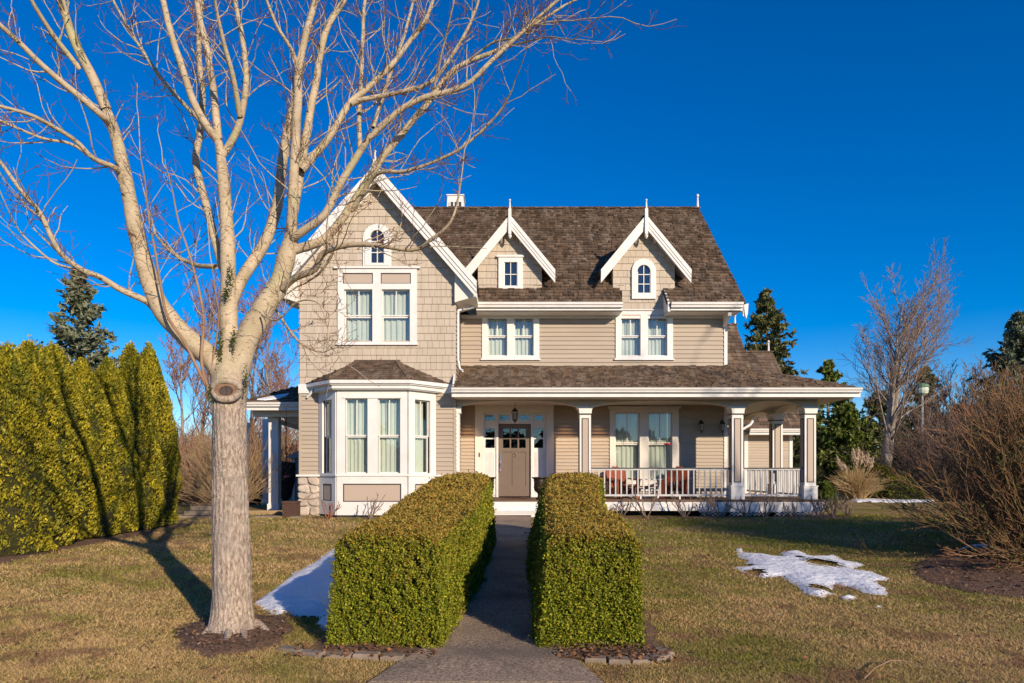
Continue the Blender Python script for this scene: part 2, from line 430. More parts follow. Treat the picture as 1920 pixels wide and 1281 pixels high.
def window(F, o, panes, zs, m=WHITE, head=None, sill=True, muntin=True, cur=(0, 1), seed=0, panels=None, sidecur=None):
    """o = outer trim rectangle, panes = [(u0,u1)], zs = (bottom, meeting rail bottom, meeting rail top, top)"""
    mb = MB(); holes = [(a, b, zs[0], zs[3]) for a, b in panes]
    pan = panels or []
    grid_boxes(mb, F, o[0], o[1], .004, .055, o[2], o[3], holes + [p for p in pan])
    w = mb.build('window', m, house)
    for p in pan:
        q = MB(); grid_boxes(q, F, p[0], p[1], .004, .036, p[2], p[3], [(p[0] + .02, p[1] - .02, p[2] + .02, p[3] - .02)]); q.build('panel_moulding', DARK, w)
        MB().fbox(F, p[0] + .02, p[1] - .02, .004, .024, p[2] + .02, p[3] - .02).build('panel', PANEL, w)
    for k, (a, b) in enumerate(panes):
        for up in (0, 1):
            z0, z1 = (zs[2] - .025, zs[3]) if up else (zs[0], zs[1] + .025); n0 = -.03 if up else -.06; t = .028
            s = MB(); hol = [(a + t, b - t, z0 + t, z1 - t)]
            grid_boxes(s, F, a, b, n0 - .03, n0 + .012, z0, z1, hol)
            if muntin and up: s.fbox(F, (a + b) / 2 - .011, (a + b) / 2 + .011, n0 - .02, n0 + .008, z0 + t, z1 - t)
            sa = s.build('sash', WHITE if m is WHITE else CREAM, w)
            MB().fbox(F, a + t, b - t, n0 - .012, n0 - .006, z0 + t, z1 - t).build('pane', GLASS, w)
        rc = random.Random(seed * 31 + k * 5)
        if cur: curtain(F, a - .05 + (b - a) * max(cur[0], rc.uniform(-.1, .12)), a + (b - a) * min(cur[1], rc.uniform(.8, 1.15)) + .05, zs[0], zs[3], w, seed * 7 + k)
    if sill: MB().fbox(F, o[0] - .035, o[1] + .035, .004, .085, o[2] - .045, o[2] - .002).build('sill', m, w)
    if head: MB().fbox(F, o[0] - head[0], o[1] + head[0], .004, .095, o[3] + .002, o[3] + head[1]).build('head_cap', m, w)
    return w

def arch_pts(cu, w, z0, z1, arch, n=10):
    h = w / 2
    if not arch: return [(cu - h, z0), (cu + h, z0), (cu + h, z1), (cu - h, z1)]
    zc = z1 - h; pts = [(cu - h, z0), (cu + h, z0)]
    return pts + [(cu + h * math.cos(a), zc + h * math.sin(a)) for a in [PI * i / n for i in range(n + 1)]]

def small_window(F, cu, wo, z0o, z1o, wi, z0i, z1i, cols, rows, arch, proud=.03, extra=0):
    mb = MB()
    A = arch_pts(cu, wo, z0o, z1o, arch); B = arch_pts(cu, wi, z0i, z1i, arch); k = len(A)
    def ring(A, B, n0, n1):
        vs = [F.p(u, n1, z) for u, z in A] + [F.p(u, n1, z) for u, z in B] + [F.p(u, n0, z) for u, z in A] + [F.p(u, n0, z) for u, z in B]
        fs = []
        for i in range(k):
            j = (i + 1) % k
            fs += [(i, j, k + j, k + i), (j, i, 2 * k + i, 2 * k + j), (k + i, k + j, 3 * k + j, 3 * k + i)]
        mb.add(vs, fs)
    ring(A, B, proud - .03, proud + .045)
    if extra: ring(arch_pts(cu, wo + extra, z0o - .02, z1o + extra / 2, arch), arch_pts(cu, wo - .02, z0o, z1o - .02, arch), proud, proud + .03)
    w = mb.build('window', WHITE, house)
    s = MB(); t = .018
    for c in range(1, cols): u = cu - wi / 2 + wi * c / cols; s.fbox(F, u - .011, u + .011, proud - .012, proud + .012, z0i, z1i)
    for r_ in range(1, rows):
        z = z0i + (z1i - z0i) * r_ / rows; s.fbox(F, cu - wi / 2, cu + wi / 2, proud - .010, proud + .014, z - .011, z + .011)
    for q in (-1, 1): s.fbox(F, cu + q * (wi / 2 - .012) - .012, cu + q * (wi / 2 - .012) + .012, proud - .014, proud + .010, z0i, z1i - (wi / 2 if arch else 0))
    s.fbox(F, cu - wi / 2, cu + wi / 2, proud - .008, proud + .016, z0i, z0i + .022)
    s.build('sash', WHITE, w)
    P = [F.p(u, proud - .022, z) for u, z in B]; MB().prism(P, Vector(F.p(0, .004, 0)) - Vector(F.p(0, 0, 0))).build('pane', GLASS, w)
    P = [F.p(u, proud - .029, z) for u, z in B]; MB().prism(P, Vector(F.p(0, .003, 0)) - Vector(F.p(0, 0, 0))).build('dark_room_sheet', DIM, w)  # dark sheet behind the glass stands in for the unlit room
    return w

def roof_plane(pts, name='roof_slope', e=.2, wmin=.09, wmax=.26, t=.03, holes=(), soffit=None, thick=.09, seed=1, jit=.012, limit=300, m=SHAKE):
    """pts counter-clockwise seen from above, first edge is the eave, left to right"""
    P = [Vector(p) for p in pts]; U = (P[1] - P[0]).normalized(); nn = Vector((0, 0, 0))
    for i in range(len(P)): nn += P[i].cross(P[(i + 1) % len(P)])
    nn.normalize()
    if nn.z < 0: nn = -nn
    S = nn.cross(U)
    r = MB().prism(P, -nn * thick).build(name, m, house)
    if soffit: MB().prism([p - nn * (thick + .004) for p in P], -nn * .02).build('soffit', soffit, r)
    poly = [((p - P[0]).dot(U), (p - P[0]).dot(S)) for p in P]
    tile(r, 'roof_shake', poly, holes, P[0], U, S, e, wmin, wmax, t, .006, m, lap=1.22, jit=jit, limit=limit, seed=seed)
    return r

def caps(a, b, seed=0, w=.2, e=.17):
    """ridge or hip caps, a lower end"""
    a = Vector(a); b = Vector(b); d = (b - a); n = max(2, int(d.length / e)); mb = MB(); r = random.Random(seed); side = d.cross(Vector((0, 0, 1))).normalized()
    d = d / n
    for i in range(n):
        p = a + d * i + Vector((0, 0, r.uniform(.02, .035))); q = p + d * 1.25 - Vector((0, 0, .012))
        for s_ in (-1, 1):
            o = side * s_ * w * .5 - Vector((0, 0, w * .28))
            mb.prism([p, q, q + o, p + o], Vector((0, 0, .022)))
    return tag(mb.build('ridge_caps', SHAKE, house), kind='stuff')

def finial(x, y, z0, z1, drop=0, w=.09):
    h = z1 - z0
    mb = MB()
    if drop: mb.box(x - w / 2, x + w / 2, y - w / 2, y + w / 2, z0 - drop, z0 + h * .42); mb.lathe([(w * .3, 0), (w * .62, -.03), (w * .55, -.07), (w * .12, -.12)][::-1], (x, y, z0 - drop), 10)
    zz = z0 + (h * .42 if drop else 0); H = z1 - zz
    mb.lathe([(w * .5, 0), (w * .34, .04 * H / .5), (w * .30, H * .3), (w * .2, H * .72), (w * .16, H * .78), (w * .36, H * .83), (w * .36, H * .92), (w * .1, H)], (x, y, zz), 10)
    return mb.build('finial', WHITE, house, False)

def gutter(F, u0, u1, z, parent=None, h=.13, fas=.085, n=0.0, m=WHITE):
    """gutter against a fascia board; z is the top"""
    prof = [(n + .002, -h), (n + .075, -h), (n + .085, -h * .62), (n + .115, -h * .45), (n + .12, -.012), (n + .13, 0), (n + .002, 0)]
    mb = MB()
    P = [F.p(u0, a, z + b) for a, b in prof]; mb.prism(P, Vector(F.p(u1, 0, 0)) - Vector(F.p(u0, 0, 0)))
    gt = mb.build('gutter', m, house)
    MB().fbox(F, u0, u1, n - .03, n, z - h - fas, z).build('fascia', m, house)
    return gt

def rake(xc, d, za, xt, zt, drop, steps=3, name='bargeboard', th=.05, proud=.022):
    """one sloping bargeboard from the apex to an eave tip, stepped in layers"""
    for k in range(steps):
        f = 1.0 - k * .3; dp = drop * f
        mb = MB(); y = d - k * proud
        mb.prism([(xc, y, za), (xt, y, zt), (xt, y, zt - dp), (xc, y, za - dp)], (0, th + k * proud * .0 if k == 0 else proud - .001, 0))
        if k == 0: b = mb.build(name, WHITE, house)
        else: mb.build('moulding', WHITE, b)
    return b

def column(x, d, z0, z1, w=.29, sides=(1, 1), dep=.29, ped=.33, cap=.18):
    F = Fr(x, d, 0); h = w / 2; mb = MB()
    mb.box(x - h, x + h, d, d + dep, z0 + ped, z1 - cap)
    mb.box(x - h - .03, x + h + .03, d - .03, d + dep + .03, z0, z0 + ped)
    c = mb.build('porch_column', WHITE, house)
    q = MB(); q.box(x - h - .045, x + h + .045, d - .045, d + dep + .045, z0 + ped, z0 + ped + .025)
    q.build('base_moulding', WHITE, c)
    MB().box(x - h - .033, x + h + .033, d - .033, d + dep + .033, z1 - cap - .022, z1 - cap).build('collar', DARK, c)
    q = MB(); k = 0
    vs = [(x - h - .01, z1 - cap), (x + h + .01, z1 - cap), (x + h + .025, z1 - cap * .35), (x + h + .075, z1 - cap * .18), (x + h + .075, z1), (x - h - .075, z1), (x - h - .075, z1 - cap * .18), (x - h - .025, z1 - cap * .35)]
    q.prism([(a, d - .05, b) for a, b in vs], (0, dep + .1, 0)); q.build('capital', WHITE, c)
    zp0, zp1 = z0 + ped + .11, z1 - cap - .12
    def pan(F, u0, u1):
        a = MB(); grid_boxes(a, F, u0, u1, .002, .014, zp0, zp1, [(u0 + .02, u1 - .02, zp0 + .02, zp1 - .02)]); a.build('panel_moulding', DARK, c)
        MB().fbox(F, u0 + .02, u1 - .02, .002, .008, zp0 + .02, zp1 - .02).build('panel', PANEL, c)
    pan(Fr(0, d, 0), x - h + .055, x + h - .055)
    pan(Fr(x - h, d + dep, -PI / 2), .055, dep - .055)
    pan(Fr(x + h, d, PI / 2), .055, dep - .055)
    return c
# ------------------------------------------------------------ the house
DW, DB, DM, DP = 17.6, 16.95, 19.2, 17.65     # wing wall, bay front, main wall, porch columns
WX0, WX1 = X(562, DW), X(854, DW); WC = (WX0 + WX1) / 2
MX1 = X(1361, DM)
FW, FM = Fr(0, DW), Fr(0, DM)
DECK = Z(937, 17.45)
EAVE_D = 18.6; EAVE_Z = Z(568, EAVE_D); PITCH = .936
RIDGE_D = 23.28; RIDGE_Z = EAVE_Z + (RIDGE_D - EAVE_D) * PITCH
ZBAND = (Z(738, DW), Z(721, DW)); ZCAP = Z(890, DW)

# projecting wing, first floor: stone base, siding, band, shingles
def trim_board(F, u0, u1, z0, z1, n0=.002, n1=.045, name='trim_board', m=WHITE, parent=None):
    return MB().fbox(F, u0, u1, n0, n1, z0, z1).build(name, m, parent or house)
BH, BW_ = .87, 1.47                        # bay half widths, front and at the wall
bay_hole = (WC - BW_ + .05, WC + BW_ - .05, .15, Z(735, DW))
w2 = dict(o=(X(634, DW), X(782, DW), Z(644.5, DW), Z(505, DW)), panes=[(X(646, DW), X(699, DW)), (X(716.5, DW), X(769, DW))])
wz2 = (Z(642, DW), Z(595.4, DW), Z(590.7, DW), Z(543.5, DW))
# shingled upper wall (pieces counted first: nearest the camera)
zu0, zu1 = ZBAND[1], ZBAND[1] + 14 * .188
upw = wall_part(FW, WX0, WX1, zu0, zu1, [(a, b, wz2[0], wz2[3]) for a, b in w2['panes']], [w2['o'], (X(669, DW), X(748, DW), 0, Z(685, DW))], SHIN, style='shingle', seed=3)
low = wall_part(FW, WX0, WX1, ZCAP, ZBAND[0], [bay_hole], [(WC - BW_ - .03, WC + BW_ + .03, 0, 9)], seed=4, e=.112)
MB().fbox(FW, WX0 - .02, WX1 + .02, -.1, .05, ZBAND[0], ZBAND[1]).build('band_board', WHITE, house)
# stone base
stb = MB(); grid_boxes(stb, FW, WX0, WX1, -.14, .02, -.1, ZCAP - .03, [bay_hole]); stb = stb.build('stone_base', MORTAR, house)
def stones(F, u0, u1, z0, z1, nc, nr, seed, n0=.02):
    r = random.Random(seed); gu = {}
    for j in range(nr + 1):
        for i in range(nc + 1):
            u = u0 + (u1 - u0) * i / nc; z = z0 + (z1 - z0) * j / nr
            if 0 < i < nc: u += r.uniform(-.28, .28) * (u1 - u0) / nc
            if 0 < j < nr: z += r.uniform(-.3, .3) * (z1 - z0) / nr
            gu[i, j] = (u, z)
    for j in range(nr):
        for i in range(nc):
            q = [gu[i, j], gu[i + 1, j], gu[i + 1, j + 1], gu[i, j + 1]]; cu = sum(p[0] for p in q) / 4; cz = sum(p[1] for p in q) / 4
            def ringp(f, n, cut_=.2):
                out = []
                for k in range(4):
                    a = q[k]; b = q[(k + 1) % 4]
                    for t in (cut_, 1 - cut_):
                        u = a[0] + (b[0] - a[0]) * t; z = a[1] + (b[1] - a[1]) * t
                        out.append(F.p(cu + (u - cu) * f, n, cz + (z - cz) * f))
                return out
            pr = r.uniform(.04, .075); vs = ringp(.93, n0 - .01) + ringp(.93, n0 + pr * .6) + ringp(.72, n0 + pr, .25)
            fs = [(k, (k + 1) % 8, 8 + (k + 1) % 8, 8 + k) for k in range(8)] + [(8 + k, 8 + (k + 1) % 8, 16 + (k + 1) % 8, 16 + k) for k in range(8)] + [tuple(range(16, 24))]
            MB().add(vs, fs).build('stone', STONE, stb)
stones(FW, WX0 - .04, WC - BW_ - .02, 0, ZCAP - .05, 2, 5, 5)
stones(FW, WC + BW_ + .02, WX1 + .02, 0, ZCAP - .05, 2, 5, 8)
for a, b in ((WX0 - .06, WC - BW_), (WC + BW_, WX1 + .04)): MB().fbox(FW, a, b, .0, .12, ZCAP - .05, ZCAP).build('ledge', WHITE, house)
# corner boards and the two side walls of the wing
for a, b in ((WX0 - .012, WX0 + .05), (WX1 - .05, WX1 + .012)):
    MB().fbox(FW, a, b, .003, .034, ZCAP, ZBAND[0]).build('corner_board', SIDE, house)
wall_part(Fr(WX1, DW, PI / 2), .002, DM - DW, DECK, EAVE_Z - .1, seed=6)
wall_part(Fr(WX0, 28, -PI / 2), 0, 28 - DW - .002, .0, EAVE_Z - .1, seed=7, e=.15)
# wing gable
GP = 17.28; GZ = Z(311, GP); WT = 1.15; GOV = 2.57            # apex height, slope, half width at the eaves
gtop = lambda du: GZ - .13 - WT * abs(du)
gp = [(WX0, zu1), (WX1, zu1), (WX1, gtop(WX1 - WC)), (WC, gtop(0)), (WX0, gtop(WX0 - WC))]
gw = MB().prism([FW.p(u, 0, z) for u, z in gp], (0, .14, 0)).build('gable_wall', SHIN, house)
aw = (X(680.5, DW), X(735, DW), Z(498, DW), Z(421, DW))
tile(gw, 'wall_shingle', gp, [(w2['o'][0] + .02, w2['o'][1] - .02, 0, w2['o'][3]), (aw[0] + .04, aw[1] - .04, aw[2], aw[3] - .12)], FW.p(0, 0, 0), (1, 0, 0), (0, 0, 1), .188, .11, .25, .02, .006, SHIN, lap=1.0, seed=9, lift=.008)
small_window(FW, WC, X(731, DW) - X(685, DW), Z(499, DW), Z(425, DW), X(721, DW) - X(695, DW), Z(495.5, DW), Z(433, DW), 2, 3, True, extra=.10)
w2p = [(X(643.5, DW), X(700, DW), Z(533, DW), Z(513, DW)), (X(714.5, DW), X(771, DW), Z(533, DW), Z(513, DW))]
window(FW, w2['o'], w2['panes'], wz2, head=(.09, .05), seed=1, panels=w2p)
# wing roof: two slopes, ridge running back into the main roof
tipz = GZ - WT * GOV; wy0, wy1 = GP + .01, 22.6
roof_plane([(WC + GOV, wy0, tipz), (WC + GOV, wy1, tipz), (WC, wy1, GZ), (WC, wy0, GZ)], seed=11, soffit=WHITE, limit=0)
roof_plane([(WC - GOV, wy1, tipz), (WC - GOV, wy0, tipz), (WC, wy0, GZ), (WC, wy1, GZ)], seed=12, soffit=WHITE, limit=0)
rake(WC, GP - .02, GZ + .03, WC + GOV, tipz + .03, .42)
rake(WC, GP - .02, GZ + .03, WC - GOV, tipz + .03, .42)
for s_ in (-1, 1):     # frieze on the wall below the soffit, and the boxed eave return
    MB().prism([(WC, DW - .05, gtop(0) - .0), (WC + s_ * 2.0, DW - .05, gtop(2.0)), (WC + s_ * 2.0, DW - .05, gtop(2.0) - .2), (WC, DW - .05, gtop(0) - .24)], (0, .045, 0)).build('frieze', WHITE, house)
    MB().prism([(WC + s_ * 2.0, DW - .16, gtop(2.0)), (WC + s_ * (GOV - .02), DW - .16, tipz - .12), (WC + s_ * (GOV - .02), DW - .16, tipz - .30), (WC + s_ * 2.0, DW - .16, tipz - .46)], (0, 1.2, 0)).build('boxed_eave', CREAM, house)
finial(WC, GP - .03, GZ - .05, Z(283, GP), drop=.28, w=.11)
caps((WC, wy0, GZ + .02), (WC, 22, GZ + .02), 3)

# bay window
bcx = WC
FB = Fr(0, DB); FR = Fr(bcx + BH, DB, math.atan2(DW - DB, BW_ - BH)); SL = math.hypot(DW - DB, BW_ - BH); FL = Fr(bcx - BW_, DW, -math.atan2(DW - DB, BW_ - BH))
bz0, bzc, bz1 = Z(966, DB), Z(891, DB), Z(732, DB)
bp = [(X(648, DB), X(690, DB)), (X(709, DB), X(751, DB))]; bzs = (Z(887.5, DB), Z(820, DB), Z(815.7, DB), Z(748, DB))
window(FB, (bcx - BH, bcx + BH, bzc, bz1), bp, bzs, sill=False, cur=(0, .9), seed=3)
MB().fbox(FB, X(646, DB) - .03, X(752, DB) + .03, .056, .075, bzs[3] + .01, bzs[3] + .05).build('window_head', WHITE, house)
for k, F in enumerate((FL, FR)):
    sw = (.17, SL - .17) if k else (.17, SL - .17)
    window(F, (.004, SL - .004, bzc, bz1), [(sw[0] + .02, sw[1] - .02)], bzs, sill=False, cur=(0, .75) if k else (0, 1), seed=5 + k)
    b = MB(); ph = (.2, SL - .2, Z(940, DB), Z(907.6, DB)); grid_boxes(b, F, .004, SL - .004, .004, .05, bz0, bzc - .003, [ph]); b = b.build('bay_base', WHITE, house)
    q = MB(); grid_boxes(q, F, ph[0], ph[1], .01, .045, ph[2], ph[3], [(ph[0] + .025, ph[1] - .025, ph[2] + .025, ph[3] - .025)]); q.build('panel_moulding', DARK, b)
    MB().fbox(F, ph[0] + .025, ph[1] - .025, .01, .03, ph[2] + .025, ph[3] - .025).build('panel', PANEL, b)
ph = (X(644, DB), X(753, DB), Z(941, DB), Z(907, DB))
b = MB(); grid_boxes(b, FB, bcx - BH, bcx + BH, .004, .05, bz0, bzc - .003, [ph]); b = b.build('bay_base', WHITE, house)
q = MB(); grid_boxes(q, FB, ph[0], ph[1], .01, .045, ph[2], ph[3], [(ph[0] + .025, ph[1] - .025, ph[2] + .025, ph[3] - .025)]); q.build('panel_moulding', DARK, b)
MB().fbox(FB, ph[0] + .025, ph[1] - .025, .01, .03, ph[2] + .025, ph[3] - .025).build('panel', PANEL, b)
def bayring(off, z0, z1, name, m):
    a = bcx - BW_ - off * 1.45; f = BH + off * .43; y = DB - off
    return MB().prism([(a, DW + .02, z0), (bcx - f, y, z0), (bcx + f, y, z0), (2 * bcx - a, DW + .02, z0)], (0, 0, z1 - z0)).build(name, m, house)
bayring(.075, bzc - .03, bzc + .012, 'bay_ledge', WHITE)
bayring(.02, bz0 + .002, bz0 + .11, 'bay_plinth', WHITE)
bayring(.16, bz1 + .0, bz1 + .02, 'bay_soffit', WHITE)
bayring(.2, bz1 + .022, bz1 + .11, 'bay_fascia', WHITE)
bayring(.25, bz1 + .112, bz1 + .14, 'bay_gutter_lip', WHITE)
bayring(.29, bz1 + .142, bz1 + .235, 'bay_gutter', WHITE)
bayring(-.03, bz0 - .14, bz0 - .002, 'bay_underside', DARK)
ez = bz1 + .24; eo = .30; ey = DB - eo; ef = BH + eo * .43; ew = BW_ + eo * 1.35; rz = Z(679, DW); rh = .54
roof_plane([(bcx - ef, ey, ez), (bcx + ef, ey, ez), (bcx + rh, DW, rz), (bcx - rh, DW, rz)], e=.125, wmin=.07, wmax=.17, t=.018, thick=.04, seed=21, jit=.006, limit=60)
roof_plane([(bcx - ew, DW, ez), (bcx - ef, ey, ez), (bcx - rh, DW, rz)], e=.125, wmin=.07, wmax=.17, t=.018, thick=.04, seed=22, jit=.006, limit=85)
roof_plane([(bcx + ef, ey, ez), (bcx + ew, DW, ez), (bcx + rh, DW, rz)], e=.125, wmin=.07, wmax=.17, t=.018, thick=.04, seed=23, jit=.006, limit=110)
caps((bcx - ef, ey, ez + .01), (bcx - rh, DW - .04, rz + .01), 5, .16, .14); caps((bcx + ef, ey, ez + .01), (bcx + rh, DW - .04, rz + .01), 6, .16, .14)
trim_board(FW, bcx - rh - .05, bcx + rh + .05, rz - .01, rz + .05, name='flashing', m=SHAKE)

# main walls
wA = (X(904, DM), X(1011, DM), Z(673, DM), Z(587, DM)); wAp = [(X(914, DM), X(951, DM)), (X(964, DM), X(1000.5, DM))]; wAz = (Z(667.5, DM), Z(632.6, DM), Z(629, DM), Z(593, DM))
wB = (X(1154, DM), X(1261, DM), Z(673, DM), Z(583.5, DM)); wBp = [(X(1164, DM), X(1200.5, DM)), (X(1214, DM), X(1250.5, DM))]; wBz = (Z(667.5, DM), Z(632.6, DM), Z(629, DM), Z(591, DM))
PRZ = Z(688, DM)
wC = (X(1143, DM), X(1272, DM), Z(908, DM), Z(767, DM)); wCp = [(X(1153, DM), X(1199, DM)), (X(1215, DM), X(1260, DM))]; wCz = (Z(903, DM), Z(834, DM), Z(829.5, DM), Z(774, DM))
dS = (X(891, DM), X(1038, DM), DECK, Z(757, DM))                 # door surround
dH = (X(907, DM), X(1024, DM), DECK, Z(774, DM))
wall_part(FM, WX1 + .02, MX1, PRZ, EAVE_Z - .26, [(a, b, wAz[0], wAz[3]) for a, b in wAp] + [(a, b, wBz[0], wBz[3]) for a, b in wBp], [wA, wB], seed=31, e=.122)
wall_part(FM, WX1 + .02, MX1, DECK, PRZ - .45, [(a, b, wCz[0], wCz[3]) for a, b in wCp] + [dH], [wC, dS], seed=32, e=.0985)
MB().fbox(FM, WX1 + .02, MX1, -.14, 0, PRZ - .45, PRZ).build('wall', SIDE, house)
window(FM, wA, wAp, wAz, seed=11, head=(.02, .03)); window(FM, wB, wBp, wBz, seed=13, head=(.02, .03))
window(FM, wC, wCp, wCz, m=CREAM, seed=15, head=(.05, .07), cur=(0, 1))
for z0, z1 in ((DECK, PRZ - .45), (PRZ, EAVE_Z - .26)): trim_board(FM, MX1 - .06, MX1 + .03, z0, z1, name='corner_board')
trim_board(FM, WX1 + .02, MX1, EAVE_Z - .30, EAVE_Z - .2, name='frieze')
wall_part(Fr(MX1, DM, PI / 2), .002, 9.2, 0, EAVE_Z - .1, seed=33, e=.15)
MB().box(WX0, MX1, 28.0, 28.14, 0, EAVE_Z - .1).build('wall', SIDE, house)
MB().prism([(MX1 - .02, DM, EAVE_Z - .1), (MX1 - .02, 28.1, EAVE_Z - .1), (MX1 - .02, RIDGE_D, RIDGE_Z - .4)], (-.12, 0, 0)).build('gable_wall', SHIN, house)

# main roof, its eave notched by the right dormer
RX0, RX1 = -5.6, X(1398, EAVE_D)
n0x, n1x = X(1167, EAVE_D), X(1252, EAVE_D); nd = DM - .02; nz = EAVE_Z + (nd - EAVE_D) * PITCH
def mr(x, y): return (x, y, EAVE_Z + (y - EAVE_D) * PITCH)
roof_plane([mr(RX0, EAVE_D), mr(n0x, EAVE_D), mr(n0x, nd), mr(n1x, nd), mr(n1x, EAVE_D), mr(RX1, EAVE_D), mr(RX1, RIDGE_D), mr(RX0, RIDGE_D)],
           e=.168, wmin=.075, wmax=.2, holes=[(RX0 - RX0, X(893, EAVE_D) - RX0 - .3, 0, 1.0)], soffit=WHITE, seed=41, limit=300, t=.05)
roof_plane([(RX1, 2 * RIDGE_D - EAVE_D, EAVE_Z), (RX0, 2 * RIDGE_D - EAVE_D, EAVE_Z), (RX0, RIDGE_D, RIDGE_Z), (RX1, RIDGE_D, RIDGE_Z)], e=.4, wmin=.4, wmax=.6, seed=42, limit=0)
caps((RX0, RIDGE_D, RIDGE_Z + .02), (RX1, RIDGE_D, RIDGE_Z + .02), 7, .22)
MB().prism([(RX1 - .07, EAVE_D, EAVE_Z - .1), (RX1 - .07, RIDGE_D, RIDGE_Z - .1), (RX1 - .07, RIDGE_D, RIDGE_Z - .36), (RX1 - .07, EAVE_D, EAVE_Z - .36)], (.05, 0, 0)).build('bargeboard', WHITE, house)
MB().prism([(RX1 - .05, EAVE_D - .03, EAVE_Z - .06), (RX1 + .07, EAVE_D - .03, EAVE_Z - .02), (RX1 + .05, EAVE_D - .03, EAVE_Z - .3), (RX1 + .01, EAVE_D - .03, EAVE_Z - .44), (RX1 - .03, EAVE_D - .03, EAVE_Z - .3)], (0, .08, 0)).build('bargeboard_tip', WHITE, house)
FE = Fr(0, EAVE_D)
gutter(FE, X(893, EAVE_D), n0x, EAVE_Z + .0, h=.135, fas=.09)
gutter(FE, n1x + .08, X(1392, EAVE_D), EAVE_Z + .0, h=.135, fas=.09)
for a, b in ((X(893, EAVE_D), n0x), (n1x, X(1390, EAVE_D))): MB().box(a, b, EAVE_D, DM - .03, EAVE_Z - .225, EAVE_Z - .205).build('soffit', WHITE, house)
MB().prism([(X(1354, DM), DM - .05, EAVE_Z - .23), (X(1354, DM), EAVE_D + .05, EAVE_Z - .23), (X(1354, DM), EAVE_D + .08, EAVE_Z - .33), (X(1354, DM), DM - .05, EAVE_Z - .55)], (.09, 0, 0)).build('bracket', WHITE, house)
MB().prism([(n1x, EAVE_D - .02, EAVE_Z + .02), (n1x, nd, nz + .02), (n1x, nd, EAVE_Z - .24), (n1x, EAVE_D - .02, EAVE_Z - .24)], (.05, 0, 0)).build('eave_return', WHITE, house)
finial(X(1308, RIDGE_D), RIDGE_D, RIDGE_Z, Z(364, RIDGE_D), w=.13)

# dormers
def dormer(cpx, wl, wr, zb_px, tip_l, tip_r, seed):
    dd, dr = DM - .02, 18.86
    xc = X(cpx, dr); hw = (X(tip_r, dr) - X(tip_l, dr)) / 2; za = Z(405, dr); zt = Z(508, dr); sl = (za - zt) / hw
    x0, x1 = X(wl, dd), X(wr, dd); F = Fr(0, dd); zb = Z(zb_px, dd)
    top = lambda u: za - .1 - sl * abs(u - xc)
    yb = EAVE_D + (za - EAVE_Z) / PITCH + .3; yt = EAVE_D + (zt - EAVE_Z) / PITCH + .1
    poly = [(x0, zb), (x1, zb), (x1, top(x1)), (xc, top(xc)), (x0, top(x0))]
    return dd, dr, xc, hw, za, zt, sl, x0, x1, F, zb, top, yb, yt, poly
def dormer_body(D, holes, seed):
    dd, dr, xc, hw, za, zt, sl, x0, x1, F, zb, top, yb, yt, poly = D
    w = MB().prism([F.p(u, 0, z) for u, z in poly], (0, .12, 0)).build('dormer_wall', SHIN, house)
    for x in (x0, x1 - .1): MB().prism([(x, dd + .121, zb), (x, dd + .121, top(x0)), (x, EAVE_D + (top(x0) - EAVE_Z) / PITCH, top(x0))], (.1, 0, 0)).build('dormer_cheek', SHIN, house)
    tile(w, 'wall_shingle', poly, holes, F.p(0, 0, 0), (1, 0, 0), (0, 0, 1), .188, .12, .26, .02, .006, SHIN, lap=1.0, seed=seed, lift=.008, limit=330)
    y0 = dr + .02
    roof_plane([(xc + hw, y0, zt), (xc + hw, yt, zt), (xc, yb, za), (xc, y0, za)], seed=seed + 1, soffit=WHITE, limit=0, thick=.07)
    roof_plane([(xc - hw, yt, zt), (xc - hw, y0, zt), (xc, y0, za), (xc, yb, za)], seed=seed + 2, soffit=WHITE, limit=0, thick=.07)
    for s_ in (-1, 1):
        rake(xc, dr, za + .03, xc + s_ * hw, zt + .03, .36, proud=.016)
        MB().prism([(xc, dd - .045, top(xc)), (xc + s_ * (x1 - x0) / 2, dd - .045, top(x1)), (xc + s_ * (x1 - x0) / 2, dd - .045, top(x1) - .13), (xc, dd - .045, top(xc) - .13)], (0, .04, 0)).build('frieze', WHITE, house)
        kb = MB(); a = xc + s_ * .26; kb.prism([(a, dd - .05, top(a) - .02), (a, dr + .06, top(a) - .02), (a, dr + .1, top(a) - .14), (a, dd - .05, top(a) - .26)], (.06, 0, 0)); kb.build('bracket', CREAM, house)
    finial(xc, dr - .03, za - .02, Z(374, dr), drop=.5, w=.085)
    caps((xc, y0, za + .02), (xc, yb, za + .02), seed)
    return w
D1 = dormer(956, 896, 1016, 547, 871, 1041, 51); F1 = D1[9]; dd = D1[0]
dormer_body(D1, [(X(934, dd), X(979, dd), Z(546, dd), Z(486, dd))], 51)
small_window(F1, X(957.5, dd), X(980, dd) - X(934.5, dd), Z(546, dd), Z(484, dd), X(970, dd) - X(945, dd), Z(538, dd), Z(493, dd), 2, 2, False, proud=.035)
MB().fbox(F1, X(931, dd), X(983, dd), .03, .11, Z(484, dd) + .002, Z(481.5, dd) + .02).build('window_head', WHITE, house)
trim_board(F1, D1[7] - .02, D1[8] + .04, D1[10] - .06, D1[10] + .005, .002, .06, 'flashing', SHAKE)
D2 = dormer(1211.5, 1149, 1265, 545, 1127, 1296.5, 61)
dormer_body(D2, [(X(1186, dd), X(1227, dd), 0, Z(492, dd))], 61)
F2 = D2[9]
small_window(F2, X(1206.5, dd), X(1229, dd) - X(1184, dd), Z(561.5, dd), Z(486.5, dd), X(1218.6, dd) - X(1194, dd), Z(551.5, dd), Z(498, dd), 2, 3, True, proud=.035)
pl = [(X(1166, dd), Z(593, dd)), (X(1251.5, dd), Z(593, dd)), (X(1251.5, dd), Z(545.2, dd)), (X(1166, dd), Z(545.2, dd))]
